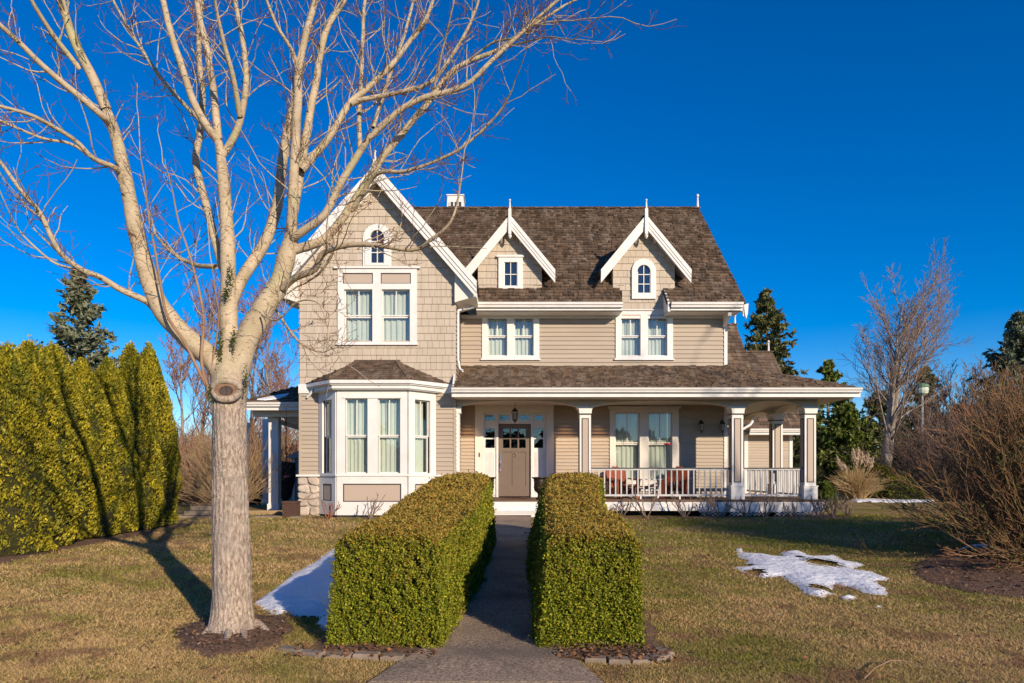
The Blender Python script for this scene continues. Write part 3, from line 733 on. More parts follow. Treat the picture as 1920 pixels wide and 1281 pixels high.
lw = MB().prism([F2.p(u, 0, z) for u, z in pl], (0, .12, 0)).build('dormer_wall', SHIN, house)
tile(lw, 'wall_shingle', pl, [(X(1186, dd), X(1227, dd), Z(560, dd), 99)], F2.p(0, 0, 0), (1, 0, 0), (0, 0, 1), .188, .12, .26, .02, .006, SHIN, lap=1.0, seed=66, lift=.008, limit=360)
for a in (D2[7], X(1251, dd)):
    pass
# chimney
cy = 24.2; ch = MB(); cx0, cx1 = X(835.5, cy), X(872, cy); t_ = .06
ch.add([(cx0, cy, RIDGE_Z - 1), (cx1, cy, RIDGE_Z - 1), (cx1, cy + .7, RIDGE_Z - 1), (cx0, cy + .7, RIDGE_Z - 1), (cx0 + t_, cy, Z(367, cy)), (cx1 - t_, cy, Z(367, cy)), (cx1 - t_, cy + .7, Z(367, cy)), (cx0 + t_, cy + .7, Z(367, cy))], BOXF)
ch = ch.build('chimney', WHITE, house)
MB().box(X(842.5, cy), X(865, cy), cy - .02, cy + .02, Z(387, cy), Z(379, cy)).build('vent', DARK, ch)
for k in range(3): MB().box(X(842.5, cy) + k * .14 + .0, X(842.5, cy) + k * .14 + .05, cy - .035, cy - .021, Z(387, cy), Z(379, cy)).build('vent_slat', WHITE, ch)
MB().box(cx0 + t_ - .03, cx1 - t_ + .03, cy - .03, cy + .73, Z(367, cy), Z(367, cy) + .04).build('chimney_cap', WHITE, ch)

# porch roof
PE, PEZ = 17.05, Z(728, 17.05); PX0, PX1 = X(847, PE), X(1606, PE); SE = PX1
prw = PRZ + .02
roof_plane([(PX0, PE, PEZ), (PX1, PE, PEZ), (MX1 + .02, DM - .01, prw), (PX0, DM - .01, prw)], e=.17, wmin=.08, wmax=.2, t=.036, seed=71, limit=600, thick=.06)
roof_plane([(PX1, PE, PEZ), (PX1, 23, PEZ), (MX1 + .02, 23, prw), (MX1 + .02, DM - .01, prw)], e=.2, t=.028, seed=72, limit=0, thick=.06)
caps((PX1 - .02, PE + .02, PEZ + .01), (MX1 + .04, DM - .03, prw + .01), 9)
FP_ = Fr(0, PE); gutter(FP_, PX0, PX1 + .1, PEZ + .005, h=.115, fas=.11)
gutter(Fr(PX1, PE, PI / 2), 0, 6.5, PEZ + .003, h=.115, fas=.11)
SOFZ = PEZ - .225
MB().box(PX0 + .01, PX1 - .01, PE + .031, DM - .03, SOFZ, SOFZ + .03).build('porch_ceiling', BEAM_SHADED, house)
MB().box(MX1 + .05, PX1 - .04, DM - .028, 23, SOFZ, SOFZ + .03).build('porch_ceiling', BEAM_SHADED, house)
MB().prism([(PX0 + .002, PE + .03, SOFZ), (PX0 + .002, DW - .06, SOFZ), (PX0 + .002, DW - .06, PEZ + .42), (PX0 + .002, PE + .03, PEZ - .02)], (.04, 0, 0)).build('porch_gable_end', WHITE, house)
# columns, beam with shallow arches
CB = DECK; CT = Z(762.5, DP)
cols = [X(1097.5, DP), X(1383, DP), X(1519.5, DP)]
for x in cols: column(x, DP, CB, CT)
column(cols[2], 19.82, CB, CT)
MB().box(WX1 + .006, WX1 + .10, DW + .04, DW + .30, CB, CT).build('pilaster', WHITE, house)
MB().box(WX1 + .003, WX1 + .14, DW + .02, DW + .33, CT - .17, CT).build('pilaster_capital', WHITE, house)
def arch_beam(a, b, rise, make):
    K = 20; low_ = [(a + (b - a) * i / K, CT + rise * (1 - abs(2 * i / K - 1) ** 2.6)) for i in range(K + 1)]
    mb = MB()
    for i in range(K):
        (u0, z0), (u1, z1) = low_[i], low_[i + 1]; make(mb, u0, u1, z0, z1)
    return mb
def fb(mb, u0, u1, z0, z1): mb.add([(u0, DP + .02, z0), (u1, DP + .02, z1), (u1, DP + .27, z1), (u0, DP + .27, z0), (u0, DP + .02, SOFZ), (u1, DP + .02, SOFZ), (u1, DP + .27, SOFZ), (u0, DP + .27, SOFZ)], BOXF)
xs = [WX1 + .02] + cols
for i in range(3):
    a = xs[i] + (.2 if i else 0); b = xs[i + 1] - .2
    arch_beam(a, b, .155, fb).build('porch_beam', BEAM_SHADED, house)
for x in cols: MB().box(x - .2, x + .2, DP + .02, DP + .27, CT, SOFZ).build('porch_beam', BEAM_SHADED, house)
def sb(mb, u0, u1, z0, z1): x = cols[2]; mb.add([(x + .12, u0, z0), (x + .12, u1, z1), (x - .12, u1, z1), (x - .12, u0, z0), (x + .12, u0, SOFZ), (x + .12, u1, SOFZ), (x - .12, u1, SOFZ), (x - .12, u0, SOFZ)], BOXF)
arch_beam(DP + .34, 19.76, .155, sb).build('porch_beam', BEAM_SHADED, house)
arch_beam(20.18, 22.4, .155, sb).build('porch_beam', BEAM_SHADED, house)
# deck, steps, skirt, lattice
DX1 = X(1545, 17.35); DY = 17.35
dk = MB(); dk.box(WX1 + .02, DX1 - .02, DY + .02, DM - .15, DECK - .035, DECK); dk = dk.build('porch_deck', WOODD, house)
MB().box(MX1 + .03, DX1 - .02, DM - .149, 22.5, DECK - .035, DECK).build('porch_deck', WOODD, house)
for k in range(8):
    MB().box(WX1 + .02, DX1 + .02, DY - .06 + k * .0, DY + .018, DECK - .045, DECK - .004).build('deck_board', WOODD, dk) if k == 0 else None
zf = Z(957.7, DY)
SX0, SX1 = X(905, 17.15), X(1028, 17.15)
MB().box(WX1 + .02, SX0 - .003, DY - .04, DY, zf, DECK - .048).build('deck_skirt', WHITE, house)
MB().box(SX1 + .003, DX1, DY - .04, DY, zf, DECK - .048).build('deck_skirt', WHITE, house)
MB().box(DX1 - .04, DX1, DY + .002, 22, zf, DECK - .048).build('deck_skirt', WHITE, house)
MB().box(WX1 + .1, DX1 - .3, DY + .5, DY + .6, -.05, DECK - .05).build('foundation', DARK, house)
MB().box(SX0, SX1, DY - .06, DY, zf - .0, DECK - .048).build('step_riser', WHITE, house)
MB().box(SX0, SX1, 17.02, DY - .062, zf - .035, zf - .004).build('step_tread', WHITE, house)
MB().box(SX0 + .01, SX1 - .01, 17.05, 17.09, -.02, zf - .037).build('step_riser', WHITE, house)
lt = MB().box(X(1310, DY), X(1536, DY), DY - .03, DY - .005, zf - .03, zf - .002).build('lattice_frame', WHITE, house)
u = X(1312, DY); k = 0
while u < X(1530, DY):
    if k not in (5, 6, 16, 17):
        for s_ in (0, 1):
            a = (u, DY - .012 - .012 * s_, zf - .03); b = (u + .15, DY - .012 - .012 * s_, .02)
            if s_: a, b = (a[0] + .15, a[1], a[2]), (b[0] - .15, b[1], b[2])
            MB().bar(a, b, .038, .010).build('lattice_slat', WHITE, lt)
    u += .105; k += 1
# railings
RT = Z(877, DP)
def railing(p0, p1, n):
    p0 = Vector(p0); p1 = Vector(p1); d = (p1 - p0)
    c = p0 + Vector((0, 0, 0)); mb = MB()
    mb.bar(p0 + Vector((0, 0, RT - .045)), p1 + Vector((0, 0, RT - .045)), .05, .04)
    mb.bar(p0 + Vector((0, 0, DECK + .1)), p1 + Vector((0, 0, DECK + .1)), .045, .05)
    rl = mb.build('porch_railing', RAIL_SHADED, house)
    MB().bar(p0 + Vector((0, 0, RT - .012)), p1 + Vector((0, 0, RT - .012)), .09, .024).build('top_rail', DARK, rl)
    for i in range(n):
        q = p0 + d * ((i + .5) / n); MB().box(q.x - .017, q.x + .017, q.y - .017, q.y + .017, DECK + .126, RT - .066).build('baluster', RAIL_SHADED, rl)
    for t in (.36, .62):
        if n > 14: q = p0 + d * (round(n * t) / n); MB().box(q.x - .02, q.x + .02, q.y - .02, q.y + .02, DECK, DECK + .074).build('rail_foot', WHITE, rl)
yy = DP + .145
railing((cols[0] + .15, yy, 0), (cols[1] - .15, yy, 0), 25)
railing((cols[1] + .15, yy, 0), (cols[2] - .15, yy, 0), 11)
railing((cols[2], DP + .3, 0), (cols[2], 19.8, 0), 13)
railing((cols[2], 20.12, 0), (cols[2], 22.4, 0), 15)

# front door and surround
mb = MB(); lites = []
for a, b in ((345, 432), (475, 570), (657, 750), (795, 880)): lites.append((840 + a / 4.927, 840 + b / 4.927, 788.6, 778.5))
for a, b in ((345, 432), (795, 880)):
    for c, d_ in ((821, 803.6), (840, 823.5)): lites.append((840 + a / 4.927, 840 + b / 4.927, c, d_))
L_ = [(X(a, DM), X(b, DM), Z(c, DM), Z(d_, DM)) for a, b, c, d_ in lites]
door_r = (X(934.5, DM), X(995.5, DM), DECK, Z(794.5, DM))
grid_boxes(mb, FM, dH[0], dH[1], -.1, -.02, DECK, dH[3], L_ + [door_r])
ds = mb.build('door_surround', WHITE, house)
q = MB(); grid_boxes(q, FM, dS[0], dS[1], .004, .06, DECK, dS[3], [dH]); q.build('door_casing', CREAM, ds)
MB().fbox(FM, dS[0] - .05, dS[1] + .05, .004, .1, dS[3] + .002, dS[3] + .06).build('door_head', CREAM, ds)
for l in L_: MB().fbox(FM, l[0], l[1], -.07, -.06, l[2], l[3]).build('pane', GLASS, ds)
for (a, b) in ((348, 430), (797, 878)):
    for k in range(7):
        x0 = X(840 + (a + (b - a) * k / 7) / 4.927, DM); x1 = X(840 + (a + (b - a) * (k + 1) / 7) / 4.927, DM)
        MB().fbox(FM, x0 + .003, x1 - .003, -.019, -.008, DECK + .12, Z(848, DM)).build('beadboard_strip', WHITE, ds)
for px in (932.5, 997.5): MB().fbox(FM, X(px, DM) - .03, X(px, DM) + .03, -.019, .02, DECK, dH[3]).build('door_jamb', WHITE, ds)
MB().fbox(FM, X(899, DM) - .015, X(899, DM) + .015, .061, .08, Z(857, DM), Z(849, DM)).build('doorbell', DARK, ds)
dl = [(X(840 + a / 4.927, DM), X(840 + b / 4.927, DM), Z(c, DM), Z(d_, DM)) for a, b in ((508, 570), (583, 643), (657, 718)) for c, d_ in ((821, 803.6), (840, 823.5))]
pn = [(X(945, DM), X(960.5, DM), Z(912, DM), Z(848, DM)), (X(970, DM), X(986, DM), Z(912, DM), Z(848, DM))]
mb = MB(); grid_boxes(mb, FM, door_r[0] + .01, door_r[1] - .01, -.10, -.05, DECK + .02, door_r[3] - .01, dl + pn); dr = mb.build('front_door', DOOR, house)
for l in dl: MB().fbox(FM, l[0], l[1], -.085, -.078, l[2], l[3]).build('pane', GLASS, dr)
for l in pn: MB().fbox(FM, l[0], l[1], -.095, -.066, l[2], l[3]).build('door_panel', DOOR, dr)
MB().fbox(FM, X(943, DM), X(987, DM), -.052, -.038, Z(846, DM), Z(843.5, DM)).build('door_shelf', DOOR, dr)
hx = X(938.5, DM); h_ = MB(); h_.fbox(FM, hx - .02, hx + .02, -.049, -.035, Z(867, DM), Z(851, DM)); h_.lathe([(.02, 0), (.03, .02), (.03, .04), (.02, .06)], (hx, DM + .01, Z(868, DM)), 10); h_.bar(FM.p(hx, .03, Z(880, DM)), FM.p(hx, .03, Z(868, DM)), .018); h_.build('door_handle', SILVER, dr)
kx = X(965, DM); kk = MB(); kk.tube([(kx + .035 * math.sin(t) * 1.0, DM + .03, Z(853.5, DM) + .05 * math.cos(t)) for t in np.linspace(0, 2 * PI, 13)], [.009] * 13, 6); kk.build('door_knocker', SILVER, dr)
MB().box(dS[0], dS[1], 20.6, 20.66, DECK - .2, 3.2).build('hall_wall', DIM, house)
# downspouts
def spout(pts, name='downspout', r=.033): return MB().tube(pts, [r] * len(pts), 8).build(name, WHITE, house, True)
sx = WX1 + .06
spout([(X(886, 18.3), 18.35, EAVE_Z - .18), (X(872, 18), 18.0, EAVE_Z - .3), (sx, 17.72, EAVE_Z - .42), (sx, 17.68, EAVE_Z - .6), (sx, 17.68, PRZ - .05), (sx + .05, 17.62, PRZ - .3), (sx + .14, 17.55, PRZ - .36)])
spout([(bcx - ew + .25, DW - .15, bz1 + .12), (bcx - ew + .2, DW - .12, bz1 - .0), (bcx - ew + .08, DW - .08, bz1 - .12)], r=.03)
spout([(WX1 + .05, DP + .33, SOFZ - .2), (WX1 + .05, DP + .33, DECK)], r=.028)
# left side porch
LP = 19.3; lez = Z(755, LP); lx0 = X(460, LP) - .25
roof_plane([(lx0, LP, lez), (WX0 - .01, LP, lez), (WX0 - .01, LP + 2.0, lez + .72), (lx0 + 1.2, LP + 2.0, lez + .72)], e=.19, wmin=.1, wmax=.24, seed=81, thick=.06, limit=620)
roof_plane([(lx0, 26, lez), (lx0, LP, lez), (lx0 + 1.2, LP + 2, lez + .72), (lx0 + 1.2, 26, lez + .72)], e=.2, seed=82, thick=.06, limit=0)
MB().box(lx0 + 1.19, WX0 - .01, LP + 2, 26, lez + .6, lez + .74).build('porch_roof_top', SHAKE, house)
gutter(Fr(0, LP), lx0, WX0 - .01, lez + .005, h=.12, fas=.1)
MB().box(lx0 + .05, WX0 - .01, LP + .02, 26, lez - .14, lez - .12).build('porch_ceiling', WHITE, house)
for x, y in ((X(512.5, 20), 20.0), (X(499.5, 23.5), 23.5), (X(475, 26), 25.0)):
    q = MB(); q.box(x - .14, x + .14, y, y + .28, -.06, lez - .14); q.box(x - .17, x + .17, y - .03, y + .31, -.06, .2); q.build('side_porch_post', WHITE, house)
MB().box(lx0 + .3, WX0 - .02, LP + .42, LP + .62, lez - .36, lez - .142).build('porch_beam', WHITE, house)
MB().box(lx0 + .3, WX0 - .02, 22.5, 22.7, lez - .4, lez - .142).build('porch_beam', WHITE, house)
MB().prism([(X(485, 20), 20.75, lez - .4), (X(485, 20), 20.75, lez - .25), (X(542, 20), 21.4, lez - .55), (X(542, 20), 21.4, lez - .70)], (0, .1, 0)).build('brace', WHITE, house)
MB().box(lx0 + .3, WX0 - .02, LP + .3, 26, -.1, -.03).build('side_porch_floor', WOODD, house)
MB().box(X(455, 18), X(527, 18), 17.98, 18.22, -.06, .11).build('side_porch_edge', mat('weathered_timber', (.42, .29, .15), (.3, .2, .11), 6, .8, .4, 30, stretch=(.4, 3, 3)), house)

# rear wings on the right
def back_wing(x0, x1, yw, ye, ze, yr, zr, seed, sid=True, oh=.4):
    F = Fr(0, yw)
    if sid:
        wall_part(F, x0, x1, 0, ze - .1, seed=seed, e=.112)
        trim_board(F, x1 - .1, x1 + .03, 0, ze - .1, name='corner_board'); trim_board(F, x0 - .02, x0 + .13, 0, ze - .1, name='corner_board')
    else: MB().fbox(F, x0, x1, -.14, 0, 0, ze - .1).build('wall', SIDE, house)
    MB().box(x1 - .14, x1 - .002, yw + .142, 2 * yr - yw, 0, ze - .1).build('wall', SIDE, house)
    MB().prism([(x1 - .02, yw, ze - .1), (x1 - .02, 2 * yr - yw, ze - .1), (x1 - .02, yr, zr - .3)], (-.12, 0, 0)).build('gable_wall', SHIN, house)
    roof_plane([(x0, ye, ze), (x1 + oh, ye, ze), (x1 + oh, yr, zr), (x0, yr, zr)], e=.21, wmin=.12, wmax=.28, seed=seed + 1, limit=0, soffit=WHITE)
    roof_plane([(x1 + oh, 2 * yr - ye, ze), (x0, 2 * yr - ye, ze), (x0, yr, zr), (x1 + oh, yr, zr)], e=.5, wmin=.4, wmax=.7, seed=seed + 2, limit=0)
    caps((x0, yr, zr + .02), (x1 + oh, yr, zr + .02), seed)
    gutter(Fr(0, ye), x0, x1 + .35, ze, h=.13, fas=.1)
    MB().box(x0, x1 + .35, ye, yw - .03, ze - .24, ze - .22).build('soffit', WHITE, house)
back_wing(6.03, 8.16, 24.3, 23.8, CZ + 2.1, 27.0, Z(609, 27.0), 91, False, .7)
back_wing(X(1396, 28), X(1484, 28), 28, 27.4, Z(804, 27.4), 31.1, Z(660, 31.1), 95)
MB().box(8.2, X(1396, 28), 28.1, 28.2, 0, 4).build('wall', SIDE, house)
roof_plane([(7.8, 27.4, Z(804, 27.4)), (X(1396, 28), 27.4, Z(804, 27.4)), (X(1396, 28), 31.1, Z(660, 31.1)), (7.8, 31.1, Z(660, 31.1))], e=.21, wmin=.12, wmax=.28, seed=98, limit=0)
finial(X(1378, 27), 27, Z(609, 27) - .02, Z(590, 27), w=.13); finial(X(1441, 31.1), 31.1, Z(660, 31.1) - .02, Z(638, 31.1), w=.15)
spout([(X(1411, 27.2), 27.2, Z(790, 27.2)), (X(1405, 27), 26.9, Z(797, 27)), (X(1394, 26), 26, Z(804, 26)), (X(1388, 25), 25, Z(806, 25))], r=.05)
# recessed porch lights: their warm scallops show on the wall
for px in (877, 1061, 1122):
    x = X(px, 18.95); MB().lathe([(.05, -.004), (.05, 0)], (x, 18.8, SOFZ - .002), 12).build('recessed_light', IRON, house)
    ld = bpy.data.lights.new('downlight', 'SPOT'); ld.energy = 42; ld.color = (1, .52, .2); ld.spot_size = math.radians(74); ld.spot_blend = .9; ld.shadow_soft_size = .03
    lo = bpy.data.objects.new('downlight', ld); COL.objects.link(lo); lo.location = (x, 18.8, SOFZ - .03)
# ------------------------------------------------------------ ground, path, beds, snow
def smooth_steps(segs):
    out = []
    for a, b, n in segs: out += list(np.linspace(a, b, n, endpoint=False))
    return np.array(out + [segs[-1][1]])
gx = smooth_steps([(-600, -60, 8), (-60, -14, 14), (-14, 14, 90), (14, 60, 14), (60, 600, 8)])
gy = smooth_steps([(-400, -20, 8), (-20, 0, 10), (0, 20, 70), (20, 60, 14), (60, 900, 10)])
GX, GY = np.meshgrid(gx, gy); GZ_ = g(GX, GY) - .004
n1, n2 = GX.shape; idx = np.arange(n1 * n2).reshape(n1, n2)
Fq = np.stack([idx[:-1, :-1], idx[:-1, 1:], idx[1:, 1:], idx[1:, :-1]], -1).reshape(-1, 4)
def lawn_mat():
    m, nt, b = nodes('lawn_ground'); N = nt.nodes; L = nt.links; b.inputs['Roughness'].default_value = .95; b.inputs['Specular IOR Level'].default_value = .1
    geo = N.new('ShaderNodeNewGeometry')
    def noise(sc, det=4):
        n = N.new('ShaderNodeTexNoise'); n.inputs['Scale'].default_value = sc; n.inputs['Detail'].default_value = det; L.new(geo.outputs['Position'], n.inputs['Vector']); return n.outputs['Fac']
    def mix(f, a, b_, lo, hi):
        r = N.new('ShaderNodeMapRange'); r.inputs[1].default_value = lo; r.inputs[2].default_value = hi; L.new(f, r.inputs[0])
        x = N.new('ShaderNodeMix'); x.data_type = 'RGBA'; L.new(r.outputs[0], x.inputs[0])
        for s, i in ((a, 6), (b_, 7)):
            if hasattr(s, 'links'): L.new(s, x.inputs[i])
            else: x.inputs[i].default_value = (*s, 1)
        return x.outputs[2]
    c = mix(noise(.9, 5), (.25, .22, .045), (.44, .29, .14), .42, .6)
    c = mix(noise(7, 5), c, (.20, .145, .07), .5, .75)
    c = mix(noise(60, 4), c, (.09, .075, .03), .5, .8)
    L.new(c, b.inputs['Base Color'])
    bp = N.new('ShaderNodeBump'); bp.inputs['Strength'].default_value = 1; bp.inputs['Distance'].default_value = .03
    L.new(noise(70, 6), bp.inputs['Height']); L.new(bp.outputs[0], b.inputs['Normal'])
    return m
ground = np_mesh('lawn', np.stack([GX, GY, GZ_], -1).reshape(-1, 3), Fq, lawn_mat(), smooth=True); tag(ground, 'winter lawn of tan and green grass sloping up to the house', 'lawn', kind='structure')

def sheet(name, poly, m, lift, cell=.12, seed=0, rough=0.0, kind='structure', label=None, cat=None, mound=0.0, rag=0.0, fn=None):
    """ground sheet inside a plan polygon, following the ground"""
    P = np.array(poly); x0, y0 = P.min(0) - cell; x1, y1 = P.max(0) + cell
    xs = np.arange(x0, x1 + cell, cell); ys = np.arange(y0, y1 + cell, cell); A, B = np.meshgrid(xs, ys)
    def inside(a, b):
        r = np.zeros(a.shape, bool); j = len(P) - 1
        for i in range(len(P)):
            xi, yi = P[i]; xj, yj = P[j]
            r ^= ((yi > b) != (yj > b)) & (a < (xj - xi) * (b - yi) / (yj - yi + 1e-12) + xi); j = i
        return r
    ca, cb = (A[:-1, :-1] + A[1:, 1:]) / 2, (B[:-1, :-1] + B[1:, 1:]) / 2
    def wob(a, b): q = np.stack([a, b, 0 * a], -1); return rag * (smooth_noise(q, seed + 50, 5) + .6 * smooth_noise(q, seed + 51, 17)), rag * (smooth_noise(q, seed + 52, 5) + .6 * smooth_noise(q, seed + 53, 17))
    w0, w1 = wob(ca, cb); ok = inside(ca + w0, cb + w1)
    if fn is not None: ok &= fn(ca, cb)
    pts = np.stack([A, B, 0 * A], -1); N_ = smooth_noise(pts, seed, 3.0)
    H = g(A, B) + lift + N_ * rough
    w0, w1 = wob(A, B); ed = inside(A + w0, B + w1)
    # soft edge: drop vertices near the boundary
    dist = np.full(A.shape, 9.0)
    for i in range(len(P)):
        a = P[i]; b = P[(i + 1) % len(P)]; ab = b - a; t = np.clip(((A - a[0]) * ab[0] + (B - a[1]) * ab[1]) / (ab @ ab + 1e-9), 0, 1)
        dist = np.minimum(dist, np.hypot(A - a[0] - t * ab[0], B - a[1] - t * ab[1]))
    H = np.where(ed, g(A, B) + (H - g(A, B)) * np.clip(dist / .1, .1, 1) + mound * np.clip(dist / .3, 0, 1), g(A, B) - .01)
    i_ = np.arange(A.size).reshape(A.shape); q = np.stack([i_[:-1, :-1], i_[:-1, 1:], i_[1:, 1:], i_[1:, :-1]], -1)[ok]
    used = np.unique(q); mp_ = np.zeros(A.size, int); mp_[used] = np.arange(len(used))
    V = np.stack([A, B, H], -1).reshape(-1, 3)[used]
    o = np_mesh(name, V, mp_[q].reshape(-1, 4), m, smooth=True)
    return tag(o, label, cat, kind=kind)

# exposed aggregate path of slabs between the hedges, flaring out in front
def path_edges(y):
    if y > 5.9: return (-.62 + (y - 5.9) * .014, .34 + (y - 5.9) * .012)
    t = (5.9 - y); return (-.62 - .62 * t ** .75 * .62 - .03, .34 + .42 * t ** .8 * .75)
walk = thing('path', 'exposed aggregate concrete front path between the two hedges', 'path', (-.1, 10, gz(-.1, 10))); walk['kind'] = 'structure'
joints = [1.2, 3.0, 4.9, 6.9, 8.2, 9.5, 10.9, 12.3, 13.8, 15.4, 17.0]
for a, b in zip(joints[:-1], joints[1:]):
    K = 8; mb = MB(); top = []; 
    ys = [a + .006 + (b - a - .012) * i / K for i in range(K + 1)]
    vs = []
    for y in ys:
        l, r = path_edges(y)
        for x in (l, (l + r) / 2, r): vs.append((x, y, -(16 - y) * .036 + .022))
        for x in (l, (l + r) / 2, r): vs.append((x, y, -(16 - y) * .036 - .1))
    fs = []
    for i in range(K):
        p = i * 6; q = p + 6
        fs += [(p, p + 1, q + 1, q), (p + 1, p + 2, q + 2, q + 1), (p, q, q + 3, p + 3), (p + 2, p + 5, q + 5, q + 2)]
    fs += [(0, 3, 4, 1), (1, 4, 5, 2), (K * 6, K * 6 + 1, K * 6 + 4, K * 6 + 3), (K * 6 + 1, K * 6 + 2, K * 6 + 5, K * 6 + 4)]
    MB().add(vs, fs).build('path_slab', CONC, walk)

def gp_(px, py):      # a photo pixel on the sloping lawn -> plan position
    y = 2185.0 / (py - (HZ - .036 * FP)); y = 16 + (y - 16) * 1.0 if y < 16 else 1.13 * FP / max(py - HZ, 1)
    return ((px - 960) / FP * y, y)

sheet('tree_mulch', [gp_(*p) for p in [(322, 1195), (350, 1170), (395, 1160), (470, 1153), (540, 1158), (556, 1178), (530, 1205), (470, 1225), (400, 1232), (345, 1218)]], SOIL, .012, .035, 1, .012, rag=.06, label='ring of bare brown mulch round the foot of the maple', cat='mulch', mound=.03)
sheet('shrub_bed', [gp_(*p) for p in [(1712, 1080), (1722, 1055), (1765, 1038), (1850, 1022), (1990, 1010), (2250, 1010), (2300, 1150), (2050, 1140), (1900, 1122), (1810, 1110), (1740, 1095)]], SOIL, .015, .05, 2, .02, rag=.05, label='curved mulch bed under the big bare shrub on the right', cat='flower bed', mound=.035)
sheet('house_bed', [(-5.0, 16.95), (-4.6, 16.2), (-3.0, 16.0), (-1.9, 16.1), (-.9, 16.0), (-.9, 17.0), (-3, 17.3)], SOIL, .01, .08, 3, .012, label='narrow soil bed at the foot of the bay window', cat='flower bed')
sheet('porch_bed', [(1.4, 17.25), (1.4, 16.75), (4, 16.65), (7.6, 16.6), (8.6, 17.0), (8.5, 18.0), (8.0, 18.3), (7.9, 17.25)], SOIL, .01, .1, 4, .012, label='narrow soil bed along the porch skirt', cat='flower bed')
sheet('left_hedge_soil', [(-1.75, 5.55), (-.55, 5.5), (-.55, 12.5), (-1.6, 12.5)], SOIL, .012, .06, 5, .012, label='strip of soil and dead leaves under the left box hedge', cat='soil')
sheet('right_hedge_soil', [(.24, 5.5), (1.25, 5.45), (1.35, 6.2), (1.7, 12.6), (.35, 12.6)], SOIL, .012, .06, 6, .012, label='strip of soil and dead leaves under the right box hedge', cat='soil')
sheet('cedar_bed', [(-9.5, 9.4), (-7.6, 9.3), (-7.42, 11), (-7.2, 13), (-6.95, 15.3), (-9.3, 15.4)], SOIL, .01, .12, 7, .02, label='dark soil strip under the arborvitae screen', cat='soil')
snowL = [gp_(*p) for p in [(474, 1130), (500, 1112), (535, 1087), (580, 1060), (608, 1040), (634, 1025), (690, 1010), (690, 1100), (640, 1165), (604, 1184), (592, 1168), (600, 1158), (565, 1158), (540, 1150), (520, 1155), (500, 1145)]]
tag(sheet('snow_patch', snowL, SNOW, .012, .03, 8, .014, kind='stuff', mound=.055, rag=.05), 'triangle of snow in the shade of the left box hedge', 'snow')
snowR = [gp_(*p) for p in [(1377, 1030), (1392, 1028), (1395, 1037), (1435, 1040), (1463, 1045), (1466, 1036), (1500, 1034), (1520, 1044), (1550, 1042), (1562, 1038), (1580, 1050), (1612, 1055), (1622, 1060), (1600, 1066), (1640, 1075), (1676, 1090), (1640, 1092), (1668, 1108), (1660, 1118), (1620, 1113), (1590, 1100), (1565, 1095), (1562, 1112), (1535, 1119), (1510, 1112), (1490, 1095), (1465, 1080), (1430, 1083), (1400, 1075), (1376, 1065), (1376, 1058), (1398, 1060), (1400, 1053), (1385, 1045)]]
holesR = [(gp_(1393, 1061), .16), (gp_(1543, 1061), .25), (gp_(1417, 1075), .13), (gp_(1541, 1105), .14), (gp_(1500, 1051), .08)]
def holefn(a, b):
    r = np.ones(a.shape, bool)
    for (hx_, hy_), s_ in holesR: r &= np.hypot((a - hx_) / s_, (b - hy_) / (s_ * 1.3)) + .25 * np.sin(a * 40 + b * 31) > 1
    return r
tag(sheet('snow_patch', snowR, SNOW, .016, .028, 9, .010, kind='stuff', mound=.035, rag=.03, fn=holefn), 'ragged melting snow patch with holes in the middle of the right lawn', 'snow')
for k, (pts, lb) in enumerate([([(1572, 1120), (1590, 1115), (1608, 1121), (1590, 1126)], 'small sliver of snow just below the ragged snow patch'), ([(1640, 1137), (1655, 1136), (1654, 1141), (1643, 1141)], 'tiny scrap of snow to the lower right of the ragged patch'),
                      ([(1795, 1030), (1820, 1024), (1870, 1022), (1865, 1032), (1815, 1034)], 'strip of snow on the mulch behind the big bare shrub'), ([(1590, 938), (1650, 936), (1720, 938), (1760, 940), (1700, 943), (1600, 942)], 'long thin strip of snow along the far path by the pampas grass')]):
    P = [gp_(*p) for p in pts]
    tag(sheet('snow_patch', P, SNOW, .04, .05 if k < 2 else .12, 20 + k, .004, kind='stuff', mound=.03), lb, 'snow')

# ------------------------------------------------------------ grass and litter
INP = lambda P, a, b: sheet_inside(P, a, b)
def sheet_inside(poly, a, b):
    P = np.array(poly); r = np.zeros(a.shape, bool); j = len(P) - 1
    for i in range(len(P)):
        xi, yi = P[i]; xj, yj = P[j]
        r ^= ((yi > b) != (yj > b)) & (a < (xj - xi) * (b - yi) / (yj - yi + 1e-12) + xi); j = i
    return r
ngr = 400000
py = RNG.uniform(958, 1330, ngr); px = RNG.uniform(-120, 2040, ngr)
gyy = 2185.0 / (py - (HZ - .036 * FP)); gyy = np.where(gyy > 16, 16 + (gyy - 16) * .9, gyy); gxx = (px - 960) / FP * gyy
e0 = np.vectorize(lambda y: path_edges(y)[0])(gyy) - .0; e1 = np.vectorize(lambda y: path_edges(y)[1])(gyy) + .0
ed_noise = .03 * np.sin(gyy * 9) + RNG.normal(0, .02, ngr)
keep = ~((gxx > e0 + ed_noise) & (gxx < e1 + ed_noise))
keep &= ~((gxx > -1.62) & (gxx < -.5) & (gyy > 5.65) & (gyy < 12.6)) & ~((gxx > .25) & (gxx < 1.2 + (gyy - 6) * .06) & (gyy > 5.6) & (gyy < 12.6))
mul1 = [gp_(*p) for p in [(330, 1192), (350, 1170), (395, 1160), (470, 1153), (545, 1158), (556, 1178), (530, 1205), (470, 1222), (400, 1228), (350, 1215)]]
bedp = [gp_(*p) for p in [(1712, 1080), (1722, 1055), (1765, 1038), (1850, 1022), (1990, 1010), (2250, 1010), (2300, 1150), (2050, 1140), (1900, 1122), (1810, 1110), (1740, 1095)]]
